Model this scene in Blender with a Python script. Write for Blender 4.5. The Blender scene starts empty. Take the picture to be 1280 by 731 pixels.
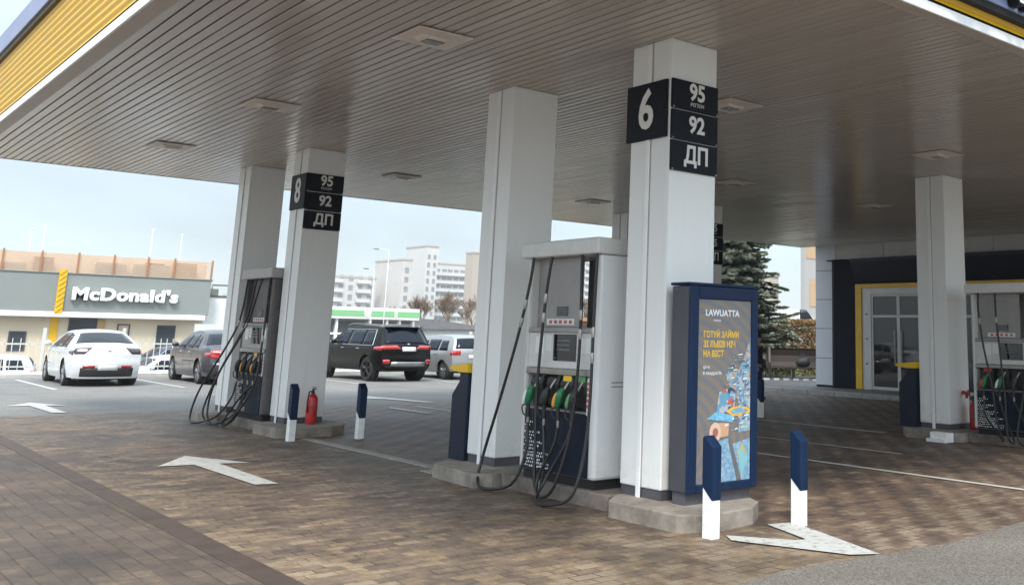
import bpy, bmesh, math, random
from mathutils import Vector, Matrix
from math import radians as R_, pi, sin, cos

random.seed(7)
SC = bpy.context.scene
COL = SC.collection

# ------------------------------------------------------------------ camera
def look(yaw, pitch, roll):
    f = Vector((sin(yaw)*cos(pitch), cos(yaw)*cos(pitch), sin(pitch)))
    r = Vector((cos(yaw), -sin(yaw), 0)); u = r.cross(f)
    c, s = cos(roll), sin(roll)
    r2 = c*r + s*u; u2 = -s*r + c*u
    return Matrix((r2, u2, -f)).transposed()
cam_d = bpy.data.cameras.new("camera")
cam = bpy.data.objects.new("camera", cam_d); COL.objects.link(cam)
cam.matrix_world = Matrix.Translation((0, 0, 1.64)) @ look(R_(42.557), R_(11.166), R_(1.186)).to_4x4()
cam_d.sensor_width = 36; cam_d.lens = 1243.578/1280*36
cam_d.shift_x = (640-867.217)/1280; cam_d.shift_y = -(365.5-173.657)/1280
cam_d.clip_start = .05; cam_d.clip_end = 3000
SC.camera = cam

# ------------------------------------------------------------------ sky and sun
SUN_AZ = Vector((-.85, -1)).normalized(); SUN_EL = R_(50)
sundir = Vector((SUN_AZ.x*cos(SUN_EL), SUN_AZ.y*cos(SUN_EL), sin(SUN_EL)))
w = bpy.data.worlds.new("World"); SC.world = w; w.use_nodes = True
nt = w.node_tree; nt.nodes.clear()
N = nt.nodes.new; L = nt.links.new
out = N('ShaderNodeOutputWorld'); bg = N('ShaderNodeBackground'); bg.inputs[1].default_value = 0.125
sky = N('ShaderNodeTexSky'); sky.sky_type = 'NISHITA'; sky.sun_disc = False
sky.sun_elevation = SUN_EL; sky.sun_rotation = math.atan2(sundir.x, sundir.y) % (2*pi)
sky.air_density = 1.0; sky.dust_density = 1.5; sky.ozone_density = 1.5
tc = N('ShaderNodeTexCoord'); mp = N('ShaderNodeMapping'); mp.inputs['Scale'].default_value = (1, 1, 3.2)
nz = N('ShaderNodeTexNoise'); nz.inputs['Scale'].default_value = 2.2; nz.inputs['Detail'].default_value = 7; nz.inputs['Roughness'].default_value = .58
rp = N('ShaderNodeValToRGB'); rp.color_ramp.elements[0].position = .30; rp.color_ramp.elements[0].color = (.62, .62, .62, 1)
rp.color_ramp.elements[1].position = .68; rp.color_ramp.elements[1].color = (1, 1, 1, 1)
mx = N('ShaderNodeMixRGB')
# cloud brightness: thin overcast is brightest round the sun
dt = N('ShaderNodeVectorMath'); dt.operation = 'DOT_PRODUCT'; dt.inputs[1].default_value = sundir
mr = N('ShaderNodeMapRange'); mr.interpolation_type = 'SMOOTHSTEP'; mr.inputs[1].default_value = .45; mr.inputs[2].default_value = 1.0; mr.inputs[3].default_value = 0; mr.inputs[4].default_value = 1.6
cl = N('ShaderNodeVectorMath'); cl.operation = 'SCALE'; cl.inputs[0].default_value = (2.22, 2.56, 2.78)
L(tc.outputs['Generated'], dt.inputs[0]); L(dt.outputs['Value'], mr.inputs[0]); sz = N('ShaderNodeSeparateXYZ'); L(tc.outputs['Generated'], sz.inputs[0])
mz = N('ShaderNodeMapRange'); mz.inputs[1].default_value = .12; mz.inputs[2].default_value = 1; mz.inputs[3].default_value = 1; mz.inputs[4].default_value = 3.4; L(sz.outputs[2], mz.inputs[0])
sm = N('ShaderNodeMath'); sm.operation = 'ADD'; L(mr.outputs[0], sm.inputs[0]); L(mz.outputs[0], sm.inputs[1])
L(sm.outputs[0], cl.inputs['Scale']); L(cl.outputs[0], mx.inputs[2])
L(tc.outputs['Generated'], mp.inputs[0]); L(mp.outputs[0], nz.inputs['Vector']); L(nz.outputs[0], rp.inputs[0])
L(rp.outputs[0], mx.inputs[0]); L(sky.outputs[0], mx.inputs[1]); L(mx.outputs[0], bg.inputs[0]); L(bg.outputs[0], out.inputs[0])

sd = bpy.data.lights.new("sun", 'SUN'); sd.energy = 1.5; sd.angle = R_(14); sd.color = (1, .92, .82)
so = bpy.data.objects.new("sun", sd); COL.objects.link(so); so.location = sundir*60
so.rotation_euler = (-sundir).to_track_quat('-Z', 'Y').to_euler()

SC.view_settings.view_transform = 'Standard'; SC.view_settings.look = 'None'
SC.view_settings.exposure = 1.25; SC.view_settings.gamma = 1.0; SC.view_settings.use_curve_mapping = False
SC.cycles.use_denoising = True
SC.cycles.max_bounces = 8; SC.cycles.diffuse_bounces = 5; SC.cycles.glossy_bounces = 4
SC.cycles.transparent_max_bounces = 8; SC.cycles.sample_clamp_indirect = 8

# ------------------------------------------------------------------ materials
def nodes(name):
    m = bpy.data.materials.new(name); m.use_nodes = True
    t = m.node_tree; b = t.nodes['Principled BSDF']
    return m, t, b
def mat(name, col, rough=.5, metal=0, spec=.5, var=.0, vscale=3., rvar=0., bump=0., bscale=40., coat=0., stretch=(1, 1, 1), detail=5):
    """plain paint / metal / plastic with a little uneven tone, dirt and surface relief"""
    m, t, b = nodes(name)
    b.inputs['Base Color'].default_value = (*col, 1); b.inputs['Roughness'].default_value = rough
    b.inputs['Metallic'].default_value = metal; b.inputs['Specular IOR Level'].default_value = spec
    if coat: b.inputs['Coat Weight'].default_value = coat; b.inputs['Coat Roughness'].default_value = .04
    if var or rvar or bump:
        tcn = t.nodes.new('ShaderNodeTexCoord'); mpn = t.nodes.new('ShaderNodeMapping'); mpn.inputs['Scale'].default_value = stretch
        t.links.new(tcn.outputs['Object'], mpn.inputs[0])
    if var or rvar:
        n = t.nodes.new('ShaderNodeTexNoise'); n.inputs['Scale'].default_value = vscale; n.inputs['Detail'].default_value = detail; n.inputs['Roughness'].default_value = .65
        t.links.new(mpn.outputs[0], n.inputs['Vector'])
    if var:
        r = t.nodes.new('ShaderNodeValToRGB'); r.color_ramp.elements[0].position = .28; r.color_ramp.elements[1].position = .72
        r.color_ramp.elements[0].color = (*[max(0, c*(1-var)) for c in col], 1); r.color_ramp.elements[1].color = (*[min(1, c*(1+var)) for c in col], 1)
        t.links.new(n.outputs[0], r.inputs[0]); t.links.new(r.outputs[0], b.inputs['Base Color'])
    if rvar:
        mr = t.nodes.new('ShaderNodeMapRange'); mr.inputs[1].default_value = .3; mr.inputs[2].default_value = .7
        mr.inputs[3].default_value = max(0, rough-rvar); mr.inputs[4].default_value = min(1, rough+rvar)
        t.links.new(n.outputs[0], mr.inputs[0]); t.links.new(mr.outputs[0], b.inputs['Roughness'])
    if bump:
        n2 = t.nodes.new('ShaderNodeTexNoise'); n2.inputs['Scale'].default_value = bscale; n2.inputs['Detail'].default_value = 4
        bp = t.nodes.new('ShaderNodeBump'); bp.inputs['Strength'].default_value = bump; bp.inputs['Distance'].default_value = .01
        t.links.new(mpn.outputs[0], n2.inputs['Vector']); t.links.new(n2.outputs[0], bp.inputs['Height']); t.links.new(bp.outputs[0], b.inputs['Normal'])
    return m

def paver_mat(name, cols, along_y=False, bw=.2, bh=.1, dirt=.5, accent=None, diag=0., spread=.62):
    m, t, b = nodes(name); n = t.nodes.new; l = t.links.new
    g = n('ShaderNodeNewGeometry'); mp_ = n('ShaderNodeMapping')
    l(g.outputs['Position'], mp_.inputs[0])
    if along_y: mp_.inputs['Rotation'].default_value = (0, 0, pi/2)
    br = n('ShaderNodeTexBrick'); br.inputs['Scale'].default_value = 1; br.inputs['Brick Width'].default_value = bw; br.inputs['Row Height'].default_value = bh
    br.inputs['Mortar Size'].default_value = .006; br.inputs['Mortar Smooth'].default_value = .25; br.inputs['Bias'].default_value = 0
    br.inputs['Color1'].default_value = (0, 0, 0, 1); br.inputs['Color2'].default_value = (1, 1, 1, 1); br.inputs['Mortar'].default_value = (.5, .5, .5, 1)
    l(mp_.outputs[0], br.inputs['Vector'])
    # patches of one tone several stones across
    nb = n('ShaderNodeTexNoise'); nb.inputs['Scale'].default_value = 1.7; nb.inputs['Detail'].default_value = 2; l(g.outputs['Position'], nb.inputs['Vector'])
    mr0 = n('ShaderNodeMapRange'); mr0.inputs[1].default_value = .3; mr0.inputs[2].default_value = .7; mr0.inputs[3].default_value = -.28; mr0.inputs[4].default_value = .28; l(nb.outputs[0], mr0.inputs[0])
    add = n('ShaderNodeMath'); add.operation = 'ADD'; l(br.outputs['Color'], add.inputs[0]); l(mr0.outputs[0], add.inputs[1])
    add.inputs[0].default_value = 0
    sb = n('ShaderNodeMath'); sb.operation = 'MULTIPLY_ADD'; sb.inputs[1].default_value = spread; sb.inputs[2].default_value = .5-.5*spread; l(br.outputs['Color'], sb.inputs[0]); l(sb.outputs[0], add.inputs[0])
    # colour-mix concrete: each stone is clouded, and neighbours run into one another
    nm_ = n('ShaderNodeTexNoise'); nm_.inputs['Scale'].default_value = 8.5; nm_.inputs['Detail'].default_value = 5; nm_.inputs['Roughness'].default_value = .6; l(g.outputs['Position'], nm_.inputs['Vector'])
    mrm = n('ShaderNodeMapRange'); mrm.inputs[1].default_value = .3; mrm.inputs[2].default_value = .7; mrm.inputs[3].default_value = -.32; mrm.inputs[4].default_value = .32; l(nm_.outputs[0], mrm.inputs[0])
    ad2 = n('ShaderNodeMath'); ad2.operation = 'ADD'; l(add.outputs[0], ad2.inputs[0]); l(mrm.outputs[0], ad2.inputs[1]); src = ad2.outputs[0]
    if diag:     # laid in diagonal two-tone rows
        dv = n('ShaderNodeVectorMath'); dv.operation = 'DOT_PRODUCT'; dv.inputs[1].default_value = (.707*2*pi/.37, -.707*2*pi/.37, 0)
        jit = n('ShaderNodeVectorMath'); jit.operation = 'MULTIPLY_ADD'; jit.inputs[1].default_value = (.16, .16, 0); l(nm_.outputs['Color'], jit.inputs[0]); l(g.outputs['Position'], jit.inputs[2])
        l(jit.outputs[0], dv.inputs[0]); sn = n('ShaderNodeMath'); sn.operation = 'SINE'; l(dv.outputs['Value'], sn.inputs[0])
        sa = n('ShaderNodeMath'); sa.operation = 'MULTIPLY_ADD'; sa.inputs[1].default_value = diag; l(sn.outputs[0], sa.inputs[0]); l(src, sa.inputs[2]); src = sa.outputs[0]
    if accent:   # ochre strip by the channel; paler front stones also carry painted-in canopy-edge light
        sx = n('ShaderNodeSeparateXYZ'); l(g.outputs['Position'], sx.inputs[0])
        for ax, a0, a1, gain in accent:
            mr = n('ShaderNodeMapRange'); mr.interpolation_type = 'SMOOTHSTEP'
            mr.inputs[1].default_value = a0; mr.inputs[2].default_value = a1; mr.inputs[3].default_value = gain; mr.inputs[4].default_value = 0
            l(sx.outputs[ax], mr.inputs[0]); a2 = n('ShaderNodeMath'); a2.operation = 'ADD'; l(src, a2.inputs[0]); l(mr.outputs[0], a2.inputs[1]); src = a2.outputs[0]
    rpn = n('ShaderNodeValToRGB'); cr = rpn.color_ramp; cr.interpolation = 'LINEAR'
    cr.elements[0].position = 0; cr.elements[0].color = (*cols[0], 1); cr.elements[1].position = 1; cr.elements[1].color = (*cols[-1], 1)
    for i, c in enumerate(cols[1:-1]):
        e = cr.elements.new(.88*(i+1)/(len(cols)-2)); e.color = (*c, 1)
    l(src, rpn.inputs[0])
    nd = n('ShaderNodeTexNoise'); nd.inputs['Scale'].default_value = .45; nd.inputs['Detail'].default_value = 8; nd.inputs['Roughness'].default_value = .7; l(g.outputs['Position'], nd.inputs['Vector'])
    mr1 = n('ShaderNodeMapRange'); mr1.inputs[1].default_value = .35; mr1.inputs[2].default_value = .65; mr1.inputs[3].default_value = 1-dirt; mr1.inputs[4].default_value = 1.12; l(nd.outputs[0], mr1.inputs[0])
    nf = n('ShaderNodeTexNoise'); nf.inputs['Scale'].default_value = 90; nf.inputs['Detail'].default_value = 3; l(g.outputs['Position'], nf.inputs['Vector'])
    mr2 = n('ShaderNodeMapRange'); mr2.inputs[1].default_value = .3; mr2.inputs[2].default_value = .7; mr2.inputs[3].default_value = .78; mr2.inputs[4].default_value = 1.2; l(nf.outputs[0], mr2.inputs[0])
    mm = n('ShaderNodeMath'); mm.operation = 'MULTIPLY'; # oil drips and tyre marks
    no = n('ShaderNodeTexNoise'); no.inputs['Scale'].default_value = 1.15; no.inputs['Detail'].default_value = 6; no.inputs['Roughness'].default_value = .6; no.inputs['Distortion'].default_value = .8
    mpo = n('ShaderNodeMapping'); mpo.inputs['Scale'].default_value = (1.2, .35, 1); l(g.outputs['Position'], mpo.inputs[0]); l(mpo.outputs[0], no.inputs['Vector'])
    mro = n('ShaderNodeMapRange'); mro.interpolation_type = 'SMOOTHSTEP'; mro.inputs[1].default_value = .56; mro.inputs[2].default_value = .70; mro.inputs[3].default_value = 1; mro.inputs[4].default_value = .62; l(no.outputs[0], mro.inputs[0])
    vd = n('ShaderNodeTexVoronoi'); vd.inputs['Scale'].default_value = 2.2; l(g.outputs['Position'], vd.inputs['Vector'])
    mrd = n('ShaderNodeMapRange'); mrd.interpolation_type = 'SMOOTHSTEP'; mrd.inputs[1].default_value = .05; mrd.inputs[2].default_value = .13; mrd.inputs[3].default_value = .72; mrd.inputs[4].default_value = 1; l(vd.outputs['Distance'], mrd.inputs[0])
    mo = n('ShaderNodeMath'); mo.operation = 'MULTIPLY'; l(mro.outputs[0], mo.inputs[0]); l(mrd.outputs[0], mo.inputs[1])
    m1 = n('ShaderNodeMath'); m1.operation = 'MULTIPLY'; l(mr1.outputs[0], m1.inputs[0]); l(mo.outputs[0], m1.inputs[1])
    l(m1.outputs[0], mm.inputs[0]); l(mr2.outputs[0], mm.inputs[1])
    mc = n('ShaderNodeMixRGB'); mc.blend_type = 'MULTIPLY'; mc.inputs[0].default_value = 1; l(rpn.outputs[0], mc.inputs[1]); l(mm.outputs[0], mc.inputs[2])
    mj = n('ShaderNodeMixRGB'); mj.inputs[2].default_value = (.035, .028, .022, 1); nj = n('ShaderNodeTexNoise'); nj.inputs['Scale'].default_value = 3.3; nj.inputs['Detail'].default_value = 4; l(g.outputs['Position'], nj.inputs['Vector'])
    mrj = n('ShaderNodeMapRange'); mrj.inputs[1].default_value = .42; mrj.inputs[2].default_value = .62; mrj.inputs[3].default_value = .12; mrj.inputs[4].default_value = 1; l(nj.outputs[0], mrj.inputs[0])
    mfj = n('ShaderNodeMath'); mfj.operation = 'MULTIPLY'; l(br.outputs['Fac'], mfj.inputs[0]); l(mrj.outputs[0], mfj.inputs[1])
    l(mfj.outputs[0], mj.inputs[0]); l(mc.outputs[0], mj.inputs[1])
    l(mj.outputs[0], b.inputs['Base Color'])
    mr3 = n('ShaderNodeMapRange'); mr3.inputs[3].default_value = .45; mr3.inputs[4].default_value = .8; l(nd.outputs[0], mr3.inputs[0]); l(mr3.outputs[0], b.inputs['Roughness'])
    inv = n('ShaderNodeMath'); inv.operation = 'MULTIPLY_ADD'; inv.inputs[1].default_value = -1; l(br.outputs['Fac'], inv.inputs[0])
    sc_ = n('ShaderNodeMath'); sc_.operation = 'MULTIPLY'; sc_.inputs[1].default_value = .25; l(nf.outputs[0], sc_.inputs[0]); l(sc_.outputs[0], inv.inputs[2])
    bp = n('ShaderNodeBump'); bp.inputs['Strength'].default_value = .7; bp.inputs['Distance'].default_value = .006; l(inv.outputs[0], bp.inputs['Height']); l(bp.outputs[0], b.inputs['Normal'])
    return m

def asphalt_mat(name, col, speck=.5):
    m, t, b = nodes(name); n = t.nodes.new; l = t.links.new
    g = n('ShaderNodeNewGeometry')
    v = n('ShaderNodeTexVoronoi'); v.inputs['Scale'].default_value = 95; l(g.outputs['Position'], v.inputs['Vector'])
    hs = n('ShaderNodeSeparateColor'); l(v.outputs['Color'], hs.inputs[0])
    r1 = n('ShaderNodeMapRange'); r1.inputs[3].default_value = 1-speck; r1.inputs[4].default_value = 1+speck; l(hs.outputs[0], r1.inputs[0])
    nd = n('ShaderNodeTexNoise'); nd.inputs['Scale'].default_value = .6; nd.inputs['Detail'].default_value = 9; nd.inputs['Roughness'].default_value = .7; l(g.outputs['Position'], nd.inputs['Vector'])
    r2 = n('ShaderNodeMapRange'); r2.inputs[1].default_value = .3; r2.inputs[2].default_value = .7; r2.inputs[3].default_value = .75; r2.inputs[4].default_value = 1.2; l(nd.outputs[0], r2.inputs[0])
    mm = n('ShaderNodeMath'); mm.operation = 'MULTIPLY'; l(r1.outputs[0], mm.inputs[0]); l(r2.outputs[0], mm.inputs[1])
    mc = n('ShaderNodeMixRGB'); mc.blend_type = 'MULTIPLY'; mc.inputs[0].default_value = 1; mc.inputs[1].default_value = (*col, 1); l(mm.outputs[0], mc.inputs[2])
    l(mc.outputs[0], b.inputs['Base Color']); b.inputs['Roughness'].default_value = .85
    bp = n('ShaderNodeBump'); bp.inputs['Strength'].default_value = .5; bp.inputs['Distance'].default_value = .004; l(v.outputs['Distance'], bp.inputs['Height']); l(bp.outputs[0], b.inputs['Normal'])
    return m

def worn_paint(name, col, under, amount=.45):
    m, t, b = nodes(name); n = t.nodes.new; l = t.links.new
    g = n('ShaderNodeNewGeometry'); nd = n('ShaderNodeTexNoise'); nd.inputs['Scale'].default_value = 14; nd.inputs['Detail'].default_value = 8; nd.inputs['Roughness'].default_value = .75
    l(g.outputs['Position'], nd.inputs['Vector']); r = n('ShaderNodeValToRGB')
    r.color_ramp.elements[0].position = amount-.12; r.color_ramp.elements[0].color = (*under, 1); r.color_ramp.elements[1].position = amount+.02; r.color_ramp.elements[1].color = (*col, 1)
    l(nd.outputs[0], r.inputs[0]); l(r.outputs[0], b.inputs['Base Color']); b.inputs['Roughness'].default_value = .7
    return m

def glass_mat(name, tint=(.02, .025, .03), alpha=.75, rough=.03):
    """car and shop glass: a dark reflective pane that lets a part of what lies behind through"""
    m, t, b = nodes(name); n = t.nodes.new; l = t.links.new
    b.inputs['Base Color'].default_value = (*tint, 1); b.inputs['Roughness'].default_value = rough; b.inputs['Specular IOR Level'].default_value = .8
    b.inputs['Alpha'].default_value = alpha
    return m

M = {}
M['white_panel'] = mat('white_panel', (.80, .81, .80), .38, var=.035, vscale=1.3, rvar=.08, bump=.05, bscale=2.5, stretch=(1, 1, .3))
M['pipe_white'] = mat('pipe_white', (.83, .84, .84), .35, var=.05, vscale=4)
M['plinth'] = mat('plinth', (.075, .07, .085), .55, var=.25, vscale=6)
M['concrete'] = mat('concrete', (.235, .205, .175), .85, var=.5, vscale=3.5, bump=.35, bscale=60, detail=9)
M['concrete_shaded'] = mat('concrete_shaded', (.17, .14, .12), .85, var=.5, vscale=4, bump=.3, bscale=50)  # kerb middle strip, its shade put into a darker, browner colour
M['navy'] = mat('navy', (.003, .010, .024), .5, spec=.25, var=.12, vscale=5, rvar=.08)
M['navy_sign'] = mat('navy_sign', (.004, .006, .012), .5, spec=.2, var=.1, vscale=3)
M['navy_frame'] = mat('navy_frame', (.0025, .016, .052), .45, spec=.25, var=.1, vscale=4, rvar=.06)
M['sign_white'] = mat('sign_white', (.72, .72, .70), .5, var=.04)
M['white_paint'] = mat('white_paint', (.82, .83, .82), .5, var=.08, vscale=12)
M['yellow'] = mat('yellow', (.74, .43, .012), .42, var=.10, vscale=4, rvar=.08)
M['yellow_lid'] = mat('yellow_lid', (.80, .50, .01), .4, var=.06)
M['black_rubber'] = mat('black_rubber', (.012, .012, .013), .45, var=.3, vscale=20)
M['black_plastic'] = mat('black_plastic', (.02, .02, .021), .5, var=.25, vscale=15)
M['dark'] = mat('dark', (.008, .008, .009), .8)
M['pump_grey'] = mat('pump_grey', (.30, .285, .275), .42, metal=.15, var=.12, vscale=5, rvar=.1)
M['pump_grey_shaded'] = mat('pump_grey_shaded', (.105, .095, .095), .45, metal=.15, var=.12, vscale=5)  # far pump's grey sides and upper panels, darkened in colour for its shade
M['pump_light_shaded'] = mat('pump_light_shaded', (.36, .35, .34), .42, var=.08, vscale=6)  # far pump's display head and cap, with the shade put into the colour
M['pump_light'] = mat('pump_light', (.60, .60, .58), .42, var=.06, vscale=6, rvar=.08)
M['pump_white'] = mat('pump_white', (.70, .71, .71), .36, var=.05, vscale=2.5, rvar=.06)
M['steel'] = mat('steel', (.36, .34, .31), .4, metal=.85, var=.12, vscale=8)
M['screen'] = mat('screen', (.008, .009, .011), .08, spec=.7)
M['lcd'] = mat('lcd', (.09, .10, .10), .3)
M['paper'] = mat('paper', (.74, .74, .72), .7, var=.05, vscale=20)
M['sticker_red'] = mat('sticker_red', (.50, .10, .08), .6, var=.4, vscale=40)
M['nozzle_green'] = mat('nozzle_green', (.012, .16, .06), .4, var=.2, vscale=20)
M['nozzle_light_green'] = mat('nozzle_light_green', (.10, .33, .12), .45, var=.2, vscale=20)
M['nozzle_orange'] = mat('nozzle_orange', (.75, .36, .06), .45, var=.15, vscale=20)
M['nozzle_red'] = mat('nozzle_red', (.55, .035, .025), .4, var=.2, vscale=20)
M['red'] = mat('red', (.50, .012, .014), .32, var=.12, vscale=10, coat=.3)
M['blue_paint'] = mat('blue_paint', (.01, .16, .55), .45)
M['soffit_trim'] = mat('soffit_trim', (.42, .36, .31), .42, var=.08)
M['light_frame'] = mat('light_frame', (.66, .60, .54), .45, var=.08, vscale=8)
M['light_lens'] = mat('light_lens', (.14, .125, .115), .15, var=.2, vscale=14)
M['wood_bench'] = mat('wood_bench', (.022, .014, .012), .55, var=.35, vscale=8, stretch=(1, 1, 8))
M['rubber_tyre'] = mat('rubber_tyre', (.014, .014, .014), .75, var=.2, vscale=20)
M['alloy'] = mat('alloy', (.42, .42, .43), .28, metal=.9, var=.1)
M['alloy_dark'] = mat('alloy_dark', (.05, .05, .052), .3, metal=.7)
M['plate'] = mat('plate', (.75, .76, .76), .4, var=.05, vscale=30)
M['chrome'] = mat('chrome', (.6, .6, .6), .12, metal=1)
M['lamp_red'] = mat('lamp_red', (.38, .012, .012), .1, coat=1)
M['lamp_smoke'] = mat('lamp_smoke', (.045, .025, .028), .08, coat=1)
M['lamp_clear'] = mat('lamp_clear', (.6, .58, .55), .08, coat=1)
M['car_glass'] = glass_mat('car_glass', (.006, .010, .020), .95); M['car_glass'].node_tree.nodes['Principled BSDF'].inputs['Specular IOR Level'].default_value = .25
M['shop_glass'] = glass_mat('shop_glass', (.02, .021, .021), .66, .02)
M['pane_far'] = mat('pane_far', (.05, .06, .07), .1)
M['pane_block'] = mat('pane_block', (.22, .23, .245), .3, var=.5, vscale=.35)
M['frosted'] = mat('frosted', (.40, .39, .385), .55, var=.12, vscale=3)

def add_grime(m, zmax=1.1, amount=.35):
    t = m.node_tree; b = t.nodes['Principled BSDF']; n = t.nodes.new; l = t.links.new
    g = n('ShaderNodeTexCoord'); sx = n('ShaderNodeSeparateXYZ'); l(g.outputs['Object'], sx.inputs[0])
    mz_ = n('ShaderNodeMapRange'); mz_.interpolation_type = 'SMOOTHSTEP'; mz_.inputs[1].default_value = .02; mz_.inputs[2].default_value = zmax; mz_.inputs[3].default_value = 1; mz_.inputs[4].default_value = 0; l(sx.outputs[2], mz_.inputs[0])
    nn = n('ShaderNodeTexNoise'); nn.inputs['Scale'].default_value = 7; nn.inputs['Detail'].default_value = 9; nn.inputs['Roughness'].default_value = .72; gp = n('ShaderNodeNewGeometry'); l(gp.outputs['Position'], nn.inputs['Vector'])
    r1 = n('ShaderNodeMapRange'); r1.inputs[1].default_value = .42; r1.inputs[2].default_value = .68; l(nn.outputs[0], r1.inputs[0])
    k = n('ShaderNodeMath'); k.operation = 'MULTIPLY'; l(mz_.outputs[0], k.inputs[0]); l(r1.outputs[0], k.inputs[1])
    mp_ = n('ShaderNodeMapping'); mp_.inputs['Scale'].default_value = (26, 26, .55); l(gp.outputs['Position'], mp_.inputs[0]); n2 = n('ShaderNodeTexNoise'); n2.inputs['Scale'].default_value = 1; n2.inputs['Detail'].default_value = 3; l(mp_.outputs[0], n2.inputs['Vector'])
    r2 = n('ShaderNodeMapRange'); r2.inputs[1].default_value = .60; r2.inputs[2].default_value = .78; r2.inputs[3].default_value = 0; r2.inputs[4].default_value = .35; l(n2.outputs[0], r2.inputs[0])
    a = n('ShaderNodeMath'); a.operation = 'ADD'; a.use_clamp = True; l(k.outputs[0], a.inputs[0]); l(r2.outputs[0], a.inputs[1])
    a2 = n('ShaderNodeMath'); a2.operation = 'MULTIPLY'; a2.inputs[1].default_value = amount; l(a.outputs[0], a2.inputs[0])
    mxx = n('ShaderNodeMixRGB'); mxx.inputs[2].default_value = (.36, .32, .27, 1); old = b.inputs['Base Color'].links[0].from_socket
    l(a2.outputs[0], mxx.inputs[0]); l(old, mxx.inputs[1]); l(mxx.outputs[0], b.inputs['Base Color'])
for k_ in ('white_panel', 'pump_white', 'pump_light', 'white_paint'): add_grime(M[k_], .6, .28)
add_grime(M['navy_frame'], .2, .10); add_grime(M['pump_grey'], .8, .3)

def ceiling_mat():
    m, t, b = nodes('ceiling_lamella'); n = t.nodes.new; l = t.links.new
    g = n('ShaderNodeNewGeometry'); mp_ = n('ShaderNodeMapping'); mp_.inputs['Scale'].default_value = (8.3333, .18, 1); l(g.outputs['Position'], mp_.inputs[0])
    n1 = n('ShaderNodeTexNoise'); n1.inputs['Scale'].default_value = 1; n1.inputs['Detail'].default_value = 2; l(mp_.outputs[0], n1.inputs['Vector'])
    r = n('ShaderNodeValToRGB'); r.color_ramp.elements[0].position = .25; r.color_ramp.elements[1].position = .75
    r.color_ramp.elements[0].color = (.405, .355, .312, 1); r.color_ramp.elements[1].color = (.455, .402, .355, 1); l(n1.outputs[0], r.inputs[0]); l(r.outputs[0], b.inputs['Base Color'])
    n3 = n('ShaderNodeTexNoise'); n3.inputs['Scale'].default_value = .8; n3.inputs['Detail'].default_value = 5; l(g.outputs['Position'], n3.inputs['Vector'])
    mr = n('ShaderNodeMapRange'); mr.inputs[1].default_value = .3; mr.inputs[2].default_value = .7; mr.inputs[3].default_value = .17; mr.inputs[4].default_value = .23; l(n3.outputs[0], mr.inputs[0]); l(mr.outputs[0], b.inputs['Roughness'])
    mp2 = n('ShaderNodeMapping'); mp2.inputs['Scale'].default_value = (5.5, .35, 1); l(g.outputs['Position'], mp2.inputs[0])
    n2 = n('ShaderNodeTexNoise'); n2.inputs['Scale'].default_value = 1.6; n2.inputs['Detail'].default_value = 2; l(mp2.outputs[0], n2.inputs['Vector'])
    bp = n('ShaderNodeBump'); bp.inputs['Strength'].default_value = .12; bp.inputs['Distance'].default_value = .02; l(n2.outputs[0], bp.inputs['Height']); l(bp.outputs[0], b.inputs['Normal'])
    b.inputs['Specular IOR Level'].default_value = .65
    return m
M['ceiling'] = ceiling_mat()

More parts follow.
